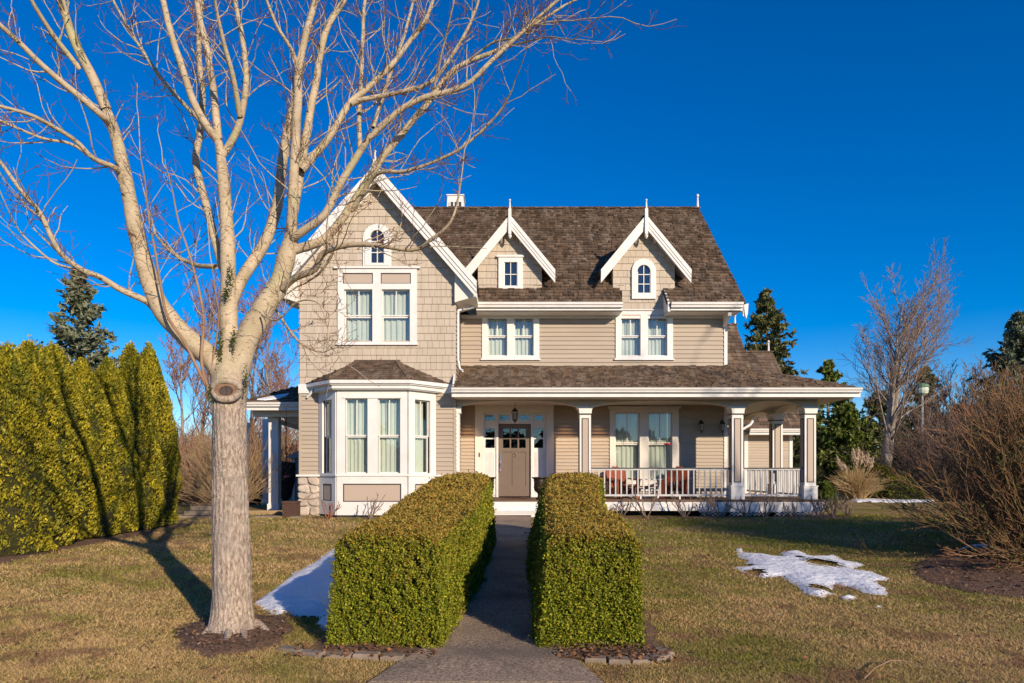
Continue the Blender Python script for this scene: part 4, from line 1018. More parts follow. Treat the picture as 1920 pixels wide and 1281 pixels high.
nz1 = smooth_noise(np.stack([gxx, gyy, 0 * gxx], -1), 44, 6.0); jx, jy = gxx + RNG.normal(0, .05, ngr) + .05 * nz1, gyy + RNG.normal(0, .05, ngr) + .07 * nz1
for P in (mul1, bedp, [(-9.5, 9.4), (-7.6, 9.3), (-7.42, 11), (-7.2, 13), (-6.95, 15.3), (-9.3, 15.4)]): keep &= ~sheet_inside(P, jx, jy)
insR = sheet_inside(snowR, jx, jy)
keep &= ~((gyy > 16.6) & (gxx > -5) & (gxx < 8.2))
gxx, gyy = gxx[keep], gyy[keep]; ng = len(gxx)
gp3 = np.stack([gxx, gyy, g(gxx, gyy) - .004], -1)
s_ = np.clip(gyy / 6.0, .8, 3.0); big = smooth_noise(gp3 * [1, 1, 0], 5, .9); mid_ = smooth_noise(gp3 * [1, 1, 0], 6, 3.5)
hgt = (.014 + .013 * RNG.random(ng)) * s_ ** .7 * (1 + .3 * mid_); wid = .0036 * s_
az = RNG.uniform(0, 2 * PI, ng); lean = RNG.normal(0, .95, (ng, 2))
tip = gp3 + np.stack([lean[:, 0] * hgt, lean[:, 1] * hgt, hgt], -1); sd = np.stack([np.cos(az), np.sin(az), 0 * az], -1) * wid[:, None]
Vg = np.stack([gp3 - sd, gp3 + sd, tip], 1).reshape(-1, 3)
lush = np.clip((gyy - 7.5) / 4, 0, 1) * np.clip((gxx + .5) / 2, 0, 1) * .55 + .25 * np.clip((gyy - 12) / 3, 0, 1) + .2 * np.exp(-((gxx - 1.9) / .5) ** 2) + .2 * np.exp(-((gxx + 2.0) / .5) ** 2)
tan = np.clip(.70 - lush + .55 * big + .38 * mid_ + RNG.normal(0, .26, ng), 0, 1)[:, None]
cg = np.array([[.25, .255, .035]]) * (1 - tan) + np.array([[.68, .46, .215]]) * tan
dirt = np.clip((smooth_noise(gp3 * [1, 1, 0], 15, 1.7) + .6 * smooth_noise(gp3 * [1, 1, 0], 16, 5) - .3) * 2.0, 0, .85)[:, None]; cg = cg * (1 - dirt) + np.array([[.36, .21, .115]]) * dirt
cg *= RNG.uniform(.6, 1.25, (ng, 1)); brown = (RNG.random(ng) < .10)[:, None]; cg = np.where(brown, cg * .35 + np.array([[.08, .04, .015]]), cg)
tag(np_mesh('grass', Vg, np.arange(ng * 3).reshape(-1, 3), GRASSB, col=np.repeat(cg, 3, 0)), 'short winter grass, tan with olive green streaks, on the front lawn', 'grass', kind='stuff')
# fallen leaves
def leaves(n, xs, ys, size, name, label, extra=None):
    x = RNG.uniform(*xs, n); y = RNG.uniform(*ys, n)
    if extra is not None: x, y = extra(x, y)
    P = np.stack([x, y, g(x, y) + .03 + RNG.random(len(x)) * .012], -1); a = RNG.uniform(0, 6.3, len(x)); U = np.stack([np.cos(a), np.sin(a), RNG.normal(0, .35, len(x))], -1); Nn = np.stack([RNG.normal(0, .3, len(x)), RNG.normal(0, .3, len(x)), np.ones(len(x))], -1)
    z = RNG.uniform(.6, 1.3, len(x)) * size; V, F_ = cards(P, U, Nn, z * .8, z)
    V2, F2_ = cards(P + U * (z * .18)[:, None], np.cross(unit(U), unit(Nn)), Nn, z * .45, z * 1.05); V, F_ = join_np([(V, F_), (V2, F2_)])
    return tag(np_mesh(name, V, F_, DEADLEAF), label, 'leaves', kind='stuff')
def lawn_only(x, y):
    k = ((x < -1.8) | (x > 1.5 + np.clip(y - 6, 0, 9) * .06)); return x[k], y[k]
leaves(1300, (-6.5, 7.5), (4.3, 11), .036, 'fallen_leaves', 'dead brown leaves scattered thinly over the lawn', lawn_only)
leaves(120, (-1.8, -.62), (5.42, 5.8), .04, 'fallen_leaves', 'dead leaves gathered along the front of the left hedge')
leaves(170, (.38, 1.35), (5.40, 5.8), .04, 'fallen_leaves', 'dead leaves gathered along the front of the right hedge')
def chips(poly, n, size, name, label):
    P = np.array(poly); x = RNG.uniform(P[:, 0].min(), P[:, 0].max(), n); y = RNG.uniform(P[:, 1].min(), P[:, 1].max(), n); k = sheet_inside(poly, x, y); x, y = x[k], y[k]
    C = np.stack([x, y, g(x, y) + .045 + RNG.random(len(x)) * .02], -1); U = unit(RNG.normal(0, 1, (len(x), 3)) * [1, 1, .3]); N_ = unit(RNG.normal(0, .5, (len(x), 3)) + [0, 0, 1])
    l = RNG.uniform(.5, 1.6, len(x)) * size; V, F_ = cards(C, U, N_, l * .35, l); return tag(np_mesh(name, V, F_, CHIPM), label, 'bark chips', kind='stuff')
chips(mul1, 1500, .03, 'bark_chips', 'bark chips on the soil round the maple trunk')
chips(bedp, 9000, .05, 'bark_chips', 'bark chips and litter on the bed below the big bare shrub')
chips([(.3, 5.5), (1.2, 5.48), (1.2, 5.8), (.3, 5.8)], 500, .03, 'bark_chips', 'bark chips in front of the right box hedge')

# stone edging
def edging(pts, w, label):
    t = thing('stone_edging', label, 'edging', (pts[0][0], pts[0][1], gz(*pts[0])), 'paver edging at the hedge ends')
    r = random.Random(len(pts))
    for i in range(len(pts) - 1):
        a = Vector((*pts[i], 0)); b = Vector((*pts[i + 1], 0)); d = (b - a); s_ = Vector((-d.y, d.x, 0)).normalized() * w; a = a + d * .04; b = b - d * .03; jj = r.uniform(-.02, .02); a.y += jj; b.y += jj + r.uniform(-.012, .012)
        z = gz(a.x, a.y) - .03; q = [a - s_ * .5, b - s_ * .5, b + s_ * .5, a + s_ * .5]; c = (a + b) / 2; h = .06 + r.uniform(-.014, .014)
        vs = [(p.x, p.y, z) for p in q] + [(p.x, p.y, z + h - .012) for p in q] + [(c.x + (p.x - c.x) * .93, c.y + (p.y - c.y) * .86, z + h) for p in q]
        fs = [(k, (k + 1) % 4, 4 + (k + 1) % 4, 4 + k) for k in range(4)] + [(4 + k, 4 + (k + 1) % 4, 8 + (k + 1) % 4, 8 + k) for k in range(4)] + [(8, 9, 10, 11)]
        MB().add(vs, fs).build('stone', PAVER, t)
edging([(-1.95, 5.74), (-1.72, 5.60), (-1.52, 5.52), (-1.28, 5.49), (-1.06, 5.48), (-.86, 5.48)], .10, 'row of grey pavers edging the bed at the left hedge end')
edging([(.58, 5.48), (.76, 5.46), (.94, 5.46), (1.12, 5.49), (1.28, 5.60), (1.27, 5.82)], .12, 'curved row of grey pavers edging the bed at the right hedge end')
tw = MB().tube([(*q, gz(*q) + h) for q, h in zip([(gp_(1620, 1281)), (gp_(1640, 1268)), (gp_(1670, 1258)), (gp_(1700, 1257)), (gp_(1730, 1263))], (.02, .05, .07, .06, .03))], [.006, .005, .005, .004, .003], 6).build('fallen_twig', TWIG, smooth=True)
tag(tw, 'pale curved twig lying on the lawn at lower right', 'twig')

# ------------------------------------------------------------ clipped box hedges
def hedge(name, label, st, seed, n, closed_front=True):
    """st: list of (y, bl, br, tl, tr, ztop) world z"""
    st = np.array(st); rng = np.random.default_rng(seed)
    def sec(y): return [np.interp(y, st[:, 0], st[:, i]) for i in range(1, 6)]
    def surf(y, v):        # v in 0..1 round the section: left side, top, right side
        bl, br, tl, tr, zt = sec(y); zb = g((bl + br) / 2, y)
        v3 = v * 3; a = np.clip(v3, 0, 1); b = np.clip(v3 - 1, 0, 1); c = np.clip(v3 - 2, 0, 1)
        x = np.where(v3 < 1, bl + (tl - bl) * a, np.where(v3 < 2, tl + (tr - tl) * b, tr + (br - tr) * c))
        z = np.where(v3 < 1, zb + (zt - zb) * a, np.where(v3 < 2, zt, zt + (zb - zt) * c))
        # round the shoulders a little
        k = np.exp(-((v3 - 1) / .09) ** 2) + np.exp(-((v3 - 2) / .09) ** 2); z = z - .075 * k
        nx = np.where(v3 < 1, -1, np.where(v3 < 2, 0, 1.)); nz_ = np.where((v3 >= 1) & (v3 < 2), 1., .15)
        return np.stack([x, y, z], -1), unit(np.stack([nx, 0 * x, nz_], -1))
    y0, y1 = st[0, 0], st[-1, 0]
    # core
    ys = np.linspace(y0 + .05, y1 - .05, 50); vs_ = np.linspace(0, 1, 31); Y, V_ = np.meshgrid(ys, vs_, indexing='ij')
    P, Nn = surf(Y.ravel(), V_.ravel()); P = P - Nn * (.05 + .02 * smooth_noise(P, seed, 6)[:, None]); cx = np.array([np.interp(P[:, 1], st[:, 0], (st[:, 1] + st[:, 2]) / 2)]).T[:, 0]
    i = np.arange(len(P)).reshape(50, 31); Fc = np.stack([i[:-1, :-1], i[:-1, 1:], i[1:, 1:], i[1:, :-1]], -1).reshape(-1, 4).tolist()
    c_ = MB().add(P.tolist(), Fc + [tuple(range(31)), tuple(range(49 * 31 + 30, 49 * 31 - 1, -1))])
    root = thing(name, label, 'hedge', (float((st[0, 1] + st[-1, 2]) / 2), (y0 + y1) / 2, gz(0, (y0 + y1) / 2)), 'clipped box hedges lining the path')
    c_.build('hedge_core', CORE, root)
    # leaves: density falls with distance, size grows
    yy = 1 / rng.uniform(1 / y1, 1 / y0, n); vv = rng.random(n)
    # sides weigh more than their share near the ground
    P, Nn = surf(yy, vv); tex = smooth_noise(P, seed + 1, 4) * .5 + smooth_noise(P, seed + 2, 17) * .6
    top = (vv * 3 > 1) & (vv * 3 < 2)
    nf = int(n * .22); u = rng.random(nf); w_ = rng.random(nf)
    def endface(yv, sgn):
        bl, br, tl, tr, zt = sec(yv); zb = g(0, yv); l = bl + (tl - bl) * w_; r = br + (tr - br) * w_
        z = zb + (zt - zb) * w_ - .05 * (np.exp(-(u / .05) ** 2) + np.exp(-((1 - u) / .05) ** 2)) * w_
        return np.stack([l + (r - l) * u, yv + sgn * (-.05 * (1 - 2 * abs(w_ - .4)) ) + .05 * w_ ** 6, z], -1), np.tile([[0, sgn * -1.0, .1]], (nf, 1))
    PF, NF = endface(y0, 1); PB, NB = endface(y1, -1)
    P = np.concatenate([P, PF, PB[: nf // 4]]); Nn = np.concatenate([Nn, NF, NB[: nf // 4]]); top = np.concatenate([top, np.zeros(nf + nf // 4, bool)])
    tex = np.concatenate([tex, smooth_noise(P[n:], seed + 1, 4) * .5 + smooth_noise(P[n:], seed + 2, 17) * .6])
    N2 = len(P); depth = rng.random(N2) ** 1.6
    pit = np.clip(smooth_noise(P, seed + 9, 26) - .28, 0, 1) * .16; lowf = smooth_noise(P, seed + 3, 1.9) * .028
    P = P + Nn * (.042 * tex - .085 * depth + .012 - pit + lowf)[:, None] + rng.normal(0, .006, (N2, 3))
    stray = rng.random(N2) < .02; P[stray] += Nn[stray] * rng.uniform(.02, .07, (int(stray.sum()), 1))
    U = unit(Nn * .6 + rng.normal(0, .9, (N2, 3)) + [0, 0, .25]); Nf = unit(Nn + rng.normal(0, .85, (N2, 3)))
    s_ = (.0185 * rng.uniform(.6, 1.35, N2)) * np.clip(P[:, 1] / 5.8, 1, 2.2)
    V, F_ = cards(P, U, Nf, s_ * .75, s_ * 1.15)
    bronze = np.clip(.96 * top + .16 * (1 - top) * (P[:, 2] > .2) + .25 * tex + rng.normal(0, .22, N2), 0, 1)[:, None]
    gr = np.array([[.215, .262, .02]]) * rng.uniform(.42, 1.4, (N2, 1)); yl = (rng.random(N2) < .16)[:, None]; gr = np.where(yl, gr * [[1.8, 1.35, 1.1]], gr)
    br_ = np.array([[.37, .255, .052]]) * rng.uniform(.55, 1.35, (N2, 1)); red = (rng.random(N2) < .06)[:, None]; br_ = np.where(red, br_ * [[1.15, .6, .6]], br_)
    c = gr * (1 - bronze) + br_ * bronze
    tag(np_mesh('hedge_leaves', V, F_, LEAF, root, col=np.repeat(c, 4, 0)), kind='stuff')
    return root
zt_ = lambda y: CZ - .996 + .0773 * y
LH = [(5.78, -1.58, -.58, -1.50, -.62, zt_(5.9)), (6.9, -1.56, -.50, -1.46, -.57, zt_(6.9)), (7.3, -1.56, -.46, -1.44, -.50, zt_(7.3) + .0), (8.5, -1.55, -.38, -1.42, -.44, zt_(8.5)), (10.7, -1.5, -.33, -1.41, -.41, zt_(10.7)), (12.3, -1.42, -.28, -1.27, -.40, zt_(12.3))]
RH = [(5.78, .22, 1.13, .31, 1.08, zt_(5.95)), (6.9, .22, 1.22, .34, 1.17, zt_(6.95)), (7.45, .23, 1.24, .37, 1.16, zt_(7.45)), (7.65, .23, 1.13, .38, 1.04, zt_(7.65)), (9.5, .23, 1.3, .43, 1.22, zt_(9.5)), (12.3, .3, 1.68, .64, 1.58, zt_(12.3))]
hedge('box_hedge', 'clipped box hedge left of the path with bronze tinted top', LH, 31, 104000)
hedge('box_hedge', 'clipped box hedge right of the path, stepping in before the porch rail', RH, 41, 104000)
# ------------------------------------------------------------ the big maple
TD = 6.3
def catmull(P, n=4):
    P = np.array(P, float); Q = np.concatenate([[2 * P[0] - P[1]], P, [2 * P[-1] - P[-2]]]); out = []
    for i in range(1, len(Q) - 2):
        for t in np.linspace(0, 1, n, endpoint=False):
            a, b, c, d = Q[i - 1], Q[i], Q[i + 1], Q[i + 2]
            out.append(.5 * (2 * b + (c - a) * t + (2 * a - 5 * b + 4 * c - d) * t * t + (3 * b - a - 3 * c + d) * t ** 3))
    out.append(P[-1]); return np.array(out)
RS = .80
def limb(pts, o0, o1, r0, r1):
    """photo points, depth offsets at both ends, radii in photo pixels -> world polyline"""
    n = len(pts); L = []
    for i, (px, py) in enumerate(pts):
        t = i / (n - 1); d = TD + o0 + (o1 - o0) * t; L.append((X(px, d), d, Z(py, d), RS * (r0 * (1 - t) ** .8 + r1 * (1 - (1 - t) ** .8)) / FP * d))
    C = catmull(L); return C[:, :3], np.maximum(C[:, 3], .004)
LM = [
 # big structural limbs: points, depth offsets, radii (photo px), goes into the trunk mesh?
 ([(432, 720), (395, 672), (345, 628), (300, 575), (274, 505), (256, 437), (238, 350), (219, 262), (199, 205)], 0, -.35, 27, 11, 1),
 ([(430, 720), (429, 610), (428, 542), (426, 437), (418, 328), (409, 262)], 0, .15, 23, 9.5, 1),
 ([(436, 720), (462, 640), (498, 572), (522, 535), (537, 481), (548, 440)], 0, .1, 29, 17, 1),
 ([(199, 205), (173, 144), (144, 87), (122, 26), (108, -40), (98, -120)], -.35, -.6, 12, 6, 0),
 ([(150, 130), (100, 66), (66, 9), (30, -60)], -.4, -.9, 6.5, 3, 0),
 ([(205, 232), (188, 214), (131, 166), (79, 122), (26, 70), (-30, 22), (-110, -40)], -.33, -1.2, 8.5, 4, 0),
 ([(228, 327), (210, 312), (175, 297), (140, 262), (96, 236), (52, 214), (0, 201), (-70, 190)], -.28, -1.3, 6.5, 3, 0),
 ([(175, 297), (130, 268), (74, 258), (0, 227), (-60, 190)], -.5, -1.0, 4, 2, 0),
 ([(290, 580), (272, 564), (226, 543), (190, 521), (149, 503), (110, 470), (75, 400), (44, 363), (0, 302), (-40, 240)], -.05, -1.1, 8, 3, 0),
 ([(190, 521), (140, 505), (95, 490), (40, 440), (20, 400)], -.4, -.9, 3.6, 1.4, 0),
 ([(409, 262), (393, 245), (363, 192), (337, 114), (315, 44), (300, -30), (290, -100)], .15, -.2, 10, 5, 0),
 ([(409, 262), (402, 188), (389, 100), (372, 22), (362, -60)], .15, .5, 9.5, 5, 0),
 ([(418, 290), (431, 270), (450, 227), (461, 153), (455, 79), (440, 0), (432, -70)], .15, .1, 9, 4, 0),
 ([(450, 218), (437, 144), (415, 66), (402, -10)], .1, -.5, 7, 3, 0),
 ([(393, 245), (363, 214), (306, 153), (262, 87), (227, 31), (205, -20)], .1, .9, 5.5, 2.5, 0),
 ([(424, 520), (408, 470), (389, 393), (367, 306), (376, 245), (380, 175), (372, 87), (378, -10)], .1, 1.1, 10, 5, 0),
 ([(432, 570), (455, 520), (494, 459), (520, 385), (529, 306), (540, 240), (556, 170), (568, 87), (590, 0)], .05, 1.3, 15, 6, 0),
 ([(405, 500), (370, 498), (340, 485), (310, 463), (290, 440)], .1, .9, 6, 2.5, 0),
 ([(546, 450), (548, 394), (552, 300), (557, 200), (560, 130), (575, 60), (596, -10)], .1, .05, 13, 6, 0),
 ([(560, 130), (545, 90), (520, 50), (500, 0), (490, -40)], .08, -.4, 5, 2.5, 0),
 ([(545, 430), (562, 330), (575, 250), (590, 170), (609, 66), (644, 0), (670, -60)], .2, .7, 11, 5, 0),
 ([(548, 448), (570, 432), (609, 402), (640, 341), (675, 284), (697, 254), (745, 210), (797, 184), (872, 162), (920, 114), (981, 57), (1033, 13), (1075, -20)], .05, -.4, 10, 2.6, 0),
 ([(549, 470), (580, 460), (609, 448), (644, 407), (688, 341), (719, 293), (762, 240), (806, 188), (832, 149), (872, 118), (937, 92), (1003, 44), (1060, 8)], .1, .3, 11, 2.4, 0),
 ([(565, 320), (590, 290), (614, 262), (653, 197), (684, 170), (727, 131), (762, 87), (797, 39), (815, -10)], .2, .8, 9, 4, 0),
 ([(660, 195), (684, 186), (762, 170), (812, 150), (850, 100), (872, 66), (893, 17), (905, -30)], .4, .3, 6, 2.5, 0),
 ([(530, 540), (555, 520), (590, 505), (606, 475), (640, 462), (697, 459), (771, 468), (806, 450), (845, 415), (863, 350), (872, 280)], .0, -.9, 9, .8, 0),
 ([(660, 395), (690, 345), (714, 323), (762, 321), (828, 297), (880, 267), (937, 210), (955, 180), (965, 149)], .15, -.7, 5.5, 1.4, 0),
 ([(609, 448), (625, 470), (600, 510), (575, 530)], .1, .5, 4, 2, 0),
 ([(675, 284), (673, 220), (677, 150), (680, 80), (684, 0)], .4, 1.0, 6, 4, 0),
 ([(700, 240), (712, 200), (735, 130), (760, 60), (775, 0), (790, -50)], .3, 1.2, 5, 2.4, 0),
 ([(806, 188), (822, 130), (835, 70), (850, 10)], .3, -.2, 3.4, 1.6, 0),
 ([(880, 112), (925, 80), (968, 70), (1010, 45), (1075, 40), (1115, 35)], .1, -.5, 2.6, 1.0, 0),
 ([(937, 92), (1000, 75), (1040, 70), (1072, 75)], .2, -.8, 2.4, 1.0, 0),
 ([(505, 560), (520, 585), (560, 640), (600, 660), (620, 655)], .1, 1.0, 3.4, 1.6, 0),
 ([(490, 590), (520, 600), (560, 565), (600, 570), (615, 620)], -.1, -.7, 2.4, 1.0, 0),
 ([(392, 735), (375, 700), (345, 640), (312, 590), (300, 520), (285, 440), (272, 350), (262, 290)], -.12, -.5, 4.2, 1.2, 2),
 ([(392, 735), (378, 680), (382, 600), (372, 540), (352, 470), (330, 400), (318, 330)], -.14, -.3, 4.2, 1.2, 2),
 ([(395, 700), (410, 600), (405, 560), (398, 500)], -.1, -.4, 2.6, 1.2, 2),
]
tree = thing('maple_tree', 'big bare pale barked maple with sawn off limb scar on the left lawn', 'tree', (-2.6, TD, gz(-2.6, TD)))
tg = gz(-2.6, TD)
# trunk with ridged bark and flaring roots
tp = [(436, 1186, 40), (435, 1160, 40), (434.5, 1120, 38), (434, 1040, 37), (433, 950, 36), (431, 860, 34), (430, 800, 33), (429, 760, 33), (430, 735, 33), (431, 712, 28), (432, 695, 18)]
prof = catmull([(X(a, TD), TD, Z(b, TD), r * .88 / FP * TD) for a, b, r in tp], 9)
prof = prof[::1]; NS = 96; V = []
an = np.arange(NS) * 2 * PI / NS
for i, (x, y, z, r) in enumerate(prof):
    h = z - tg; fl = .075 * math.exp(-max(h, 0) / .06) * .5 * (1 + .7 * np.sin(an * 5 + 1.2)) + .02 * math.exp(-h / .3)
    rid = .0045 * np.sin(an * 23 + 2.2 * np.sin(z * 5) + .6 * np.sin(z * 17)) + .003 * np.sin(an * 41 - z * 7) + .004 * np.sin(an * 3 + z * 4)
    rr = r + fl + rid; V.append(np.stack([x + rr * np.cos(an), y + rr * np.sin(an), np.full(NS, z)], -1))
V = np.concatenate(V); V = V[:]; V[:NS, 2] -= .08
K_ = len(prof); i = np.arange(K_ * NS).reshape(K_, NS); j = np.roll(i, -1, 1); Ft = np.stack([i[:-1], j[:-1], j[1:], i[1:]], -1).reshape(-1, 4)
lowt = MB().add(V.tolist(), Ft.tolist() + [tuple(range(NS - 1, -1, -1)), tuple((K_ - 1) * NS + q for q in range(NS))])
trunk = lowt.build('trunk', MAPLE, tree, True)
# crotch: main limbs fused by a voxel remesh
fm = MB()
for pts, o0, o1, r0, r1, k in LM:
    if k == 1:
        P, R = limb(pts, o0, o1, r0, r1); R = R * (1 + .05 * np.sin(np.arange(len(R)) * 1.3))
        fm.tube(P.tolist(), R.tolist(), 20)
    cap_ = 0
fm.tube([(X(430, TD), TD, Z(790, TD)), (X(430, TD), TD, Z(755, TD)), (X(430, TD), TD, Z(728, TD)), (X(432, TD), TD, Z(695, TD)), (X(432, TD), TD, Z(655, TD))], [.128, .145, .165, .160, .10], 28)
def close_tubes(mb):      # add end caps so the remesh sees solids
    import bmesh
    me = bpy.data.meshes.new('tmp'); me.from_pydata(mb.v, [], mb.f); bm = bmesh.new(); bm.from_mesh(me)
    be = [e for e in bm.edges if e.is_boundary]; bmesh.ops.holes_fill(bm, edges=be, sides=0); bm.normal_update(); bm.to_mesh(me); bm.free(); return me
me = close_tubes(fm); me.name = 'main_limbs'; ml = bpy.data.objects.new('main_limbs', me); me.materials.append(MAPLE); put(ml, tree, (0, 0, 0))
rm = ml.modifiers.new('remesh', 'REMESH'); rm.mode = 'VOXEL'; rm.voxel_size = .011; rm.use_smooth_shade = True
sm = ml.modifiers.new('smooth', 'SMOOTH'); sm.factor = .6; sm.iterations = 14
allp = []
for pts, o0, o1, r0, r1, k in LM:
    P, R = limb(pts, o0, o1, r0, r1)
    P = P + np.stack([smooth_noise(P, 3, 4), smooth_noise(P, 4, 4), smooth_noise(P, 5, 4)], -1) * .012 * (k != 1) * np.linspace(0, 1, len(P))[:, None]
    allp.append((P, R, k))
    if k != 1: MB().tube(P.tolist(), R.tolist(), 10 if r0 > 5 else 7).build('limb', MAPLE if k == 0 else TWIG, tree, True)
# twigs
K6 = 6; par = []; prr = []; src = []
rg = np.random.default_rng(5)
for P, R, k in allp:
    seg = np.linalg.norm(np.diff(P, axis=0), axis=1); L = seg.sum(); cs = np.concatenate([[0], np.cumsum(seg)])
    start = .35 if k == 1 else (.12 if k == 0 else .3)
    n = int(L * (6.2 if k == 1 else 11 if k == 0 else 4)); ts = rg.uniform(L * start, L, n)
    for t in ts:
        i = min(np.searchsorted(cs, t) - 1, len(P) - 2); f = (t - cs[i]) / seg[i]; s_ = P[i] * (1 - f) + P[i + 1] * f; d = unit(P[i + 1] - P[i]); r = R[i]
        q = unit(np.cross(d, rg.normal(0, 1, 3))); a = rg.uniform(.5, 1.15); D = d * math.cos(a) + q * math.sin(a)
        par.append((s_, D, rg.uniform(.22, .75) * (1.15 - .5 * t / L), min(r * .38, .008) * rg.uniform(.5, 1)))
    par.append((P[-1], unit(P[-1] - P[-2]), .7 if k != 1 else .12, R[-1] if k != 1 else R[-1] * .3))
S0 = np.array([p[0] for p in par]); D0 = np.array([p[1] for p in par]); L0_ = np.array([p[2] for p in par]); R0_ = np.array([p[3] for p in par])
T1 = grow(S0, D0, L0_, 7, .10, .17, rg)
T2, i2, t2 = spawn(T1, 4, .12, .34, (.5, 1.1), .2, 1.0, 5, .12, .2, rg, L0_ / .5)
T3, i3, t3 = spawn(T2, 2, .03, .11, (.5, 1.2), .25, 1.0, 3, .2, .2, rg)
v1 = tubes_np(T1, taper(len(T1), 7, R0_, .0022), 5); v2 = tubes_np(T2, taper(len(T2), 5, .0026, .0016), 3); v3 = tubes_np(T3, taper(len(T3), 3, .0018, .0022), 3)
tag(np_mesh('twigs', *v1, MAPLE, tree, smooth=True), kind='stuff'); tag(np_mesh('twigs', *v2, TWIGR, tree), kind='stuff'); tag(np_mesh('spur_shoots', *v3, TWIGR, tree), kind='stuff')
# sawn limb scar, collar, moss, roots
sc = Vector((X(427, TD - .15) - .015, TD - .182, Z(732, TD - .15)))
ring = MB(); K = 26
for rr, yy_, nm in ((.102, 0, 0),):
    pts = [(sc.x + (.098 + .008 * math.sin(3 * t)) * math.cos(t) * 1.25, sc.y + .03 * abs(math.cos(t)) + .012, sc.z + .085 * math.sin(t)) for t in np.linspace(0, 2 * PI, K)]
    ring.tube(pts, [.031] * K, 8)
ring.build('limb_collar', MAPLE, tree, True)
MB().prism([(sc.x + .088 * 1.15 * math.cos(t), sc.y + .012, sc.z + .068 * math.sin(t)) for t in np.linspace(0, 2 * PI, 20, endpoint=False)], (0, .06, 0)).build('pruning_scar', mat('scar_callus', (.33, .20, .12), (.2, .11, .07), 12, .8, .6, 40), tree)
MB().prism([(sc.x + .012 + .062 * math.cos(t), sc.y + .003, sc.z - .004 + .042 * math.sin(t)) for t in np.linspace(0, 2 * PI, 20, endpoint=False)], (0, .03, 0)).build('scar_heartwood', mat('scar_wood', (.13, .10, .085), (.06, .045, .04), 14, .9, .8, 50, stretch=(4, 1, 1)), tree)
def moss(px, py, d, s, n, tall=1.0):
    c = np.array([X(px, d), d, Z(py, d)]); P = c + rg.normal(0, 1, (n, 3)) * [s * .5, s * .3, s * tall]; V, F_ = cards(P, unit(rg.normal(0, 1, (n, 3))), rg.normal(0, 1, (n, 3)), .012, .02); return V, F_
mo = [moss(432, 520, TD - .07, .03, 160, 2.2), moss(411, 650, TD - .14, .035, 260, 2.6), moss(438, 640, TD - .15, .025, 160, 2.2), moss(394, 740, TD - .15, .03, 160, 1.6), moss(461, 715, TD - .15, .02, 140, 3.0), moss(424, 550, TD - .1, .03, 120, 1), moss(352, 628, TD - .1, .04, 160, .8), moss(300, 560, TD - .17, .02, 80, .8), moss(470, 600, TD - .05, .02, 80, .8)]
tag(np_mesh('moss', *join_np(mo), MOSS, tree), kind='stuff')
for k, (a, b, c, r) in enumerate([((398, 1186), (385, 1195), (372, 1200), .03), ((430, 1195), (425, 1207), (405, 1216), .03), ((455, 1190), (460, 1204), (470, 1212), .025), ((480, 1180), (500, 1188), (512, 1190), .03)]):
    q = [gp_(*p) for p in (a, b, c)]; MB().tube([(x, y, gz(x, y) + h) for (x, y), h in zip(q, (.05, .025, -.01))], [r * 1.5, r, r * .5], 8).build('root', MAPLE, tree, True)

# ------------------------------------------------------------ arborvitae screen
def arborvitae(x, y, h, r, label, seed, n=32000):
    rng = np.random.default_rng(seed); t0 = thing('arborvitae', label, 'conifer', (x, y, gz(x, y)), 'arborvitae screen on the left'); gzz = gz(x, y)
    def rad(t): return r * 1.14 * np.minimum(1, (1 - t) ** .5 * 1.22) * np.minimum(1, .9 + t * .8)
    t = rng.random(n) ** .95; a = rng.uniform(0, 2 * PI, n); lump = smooth_noise(np.stack([np.cos(a) * 2, np.sin(a) * 2, t * 7], -1), seed, 1.5)
    R = rad(t) * (1 + .17 * lump) - rng.random(n) ** 1.5 * .10
    P = np.stack([x + R * np.cos(a), y + R * np.sin(a), gzz + .05 + t * (h - .05) * (1 + .05 * smooth_noise(np.stack([np.cos(a) * 3, np.sin(a) * 3, 0 * a], -1), seed + 1, 1.5) * t ** 3)], -1)
    out = np.stack([np.cos(a), np.sin(a), 0 * a], -1); U = unit(out * .55 + [0, 0, .75] + rng.normal(0, .35, (n, 3))); Nn = unit(out * .6 + rng.normal(0, .7, (n, 3)))
    l = rng.uniform(.035, .085, n); V, F_ = cards(P, U, Nn, l * .42, l)
    mixv = np.clip(.45 + .5 * lump + rng.normal(0, .25, n), 0, 1)[:, None]
    c = np.array([[.09, .115, .012]]) * (1 - mixv) + np.array([[.50, .41, .025]]) * mixv; c *= rng.uniform(.6, 1.25, (n, 1))
    core = MB().lathe([(max(.02, float(rad(np.array(q)))) - .06 if q < .97 else .01, .02 + q * (h - .1)) for q in np.linspace(0, 1, 12)], (x, y, gzz), 14)
    core.build('inner_branches', CORE, t0); tag(np_mesh('foliage', V, F_, SCALEL, t0, col=np.repeat(c, 4, 0)), kind='stuff')
AV = [(27, 656, 11.0, .62), (68, 650, 11.7, .62), (109, 655, 12.4, .6), (168, 683, 13.0, .55), (213, 683, 13.6, .52), (258, 652, 14.2, .5), (290, 657, 14.8, .52)]
lbs = ['arborvitae nearest the camera at the left edge, broad and full', 'second arborvitae from the left with the highest feathery top', 'third arborvitae from the left, below the blue green fir', 'fourth arborvitae from the left, with a low rounded top', 'fifth arborvitae from the left, low top crossed by a branch shadow', 'sixth arborvitae from the left, tall narrow top in the trunk shadow', 'last arborvitae at the right end of the screen, beside the bare shrubs']
for k, (px_, py_, d, r) in enumerate(AV): x = X(px_, d) - .12; arborvitae(x, d, Z(py_, d) - gz(x, d), r, lbs[k], 100 + k)
arborvitae(-8.6, 10.2, 3.3, .62, 'arborvitae cut by the left picture edge in front of the broad one', 120, 15000)

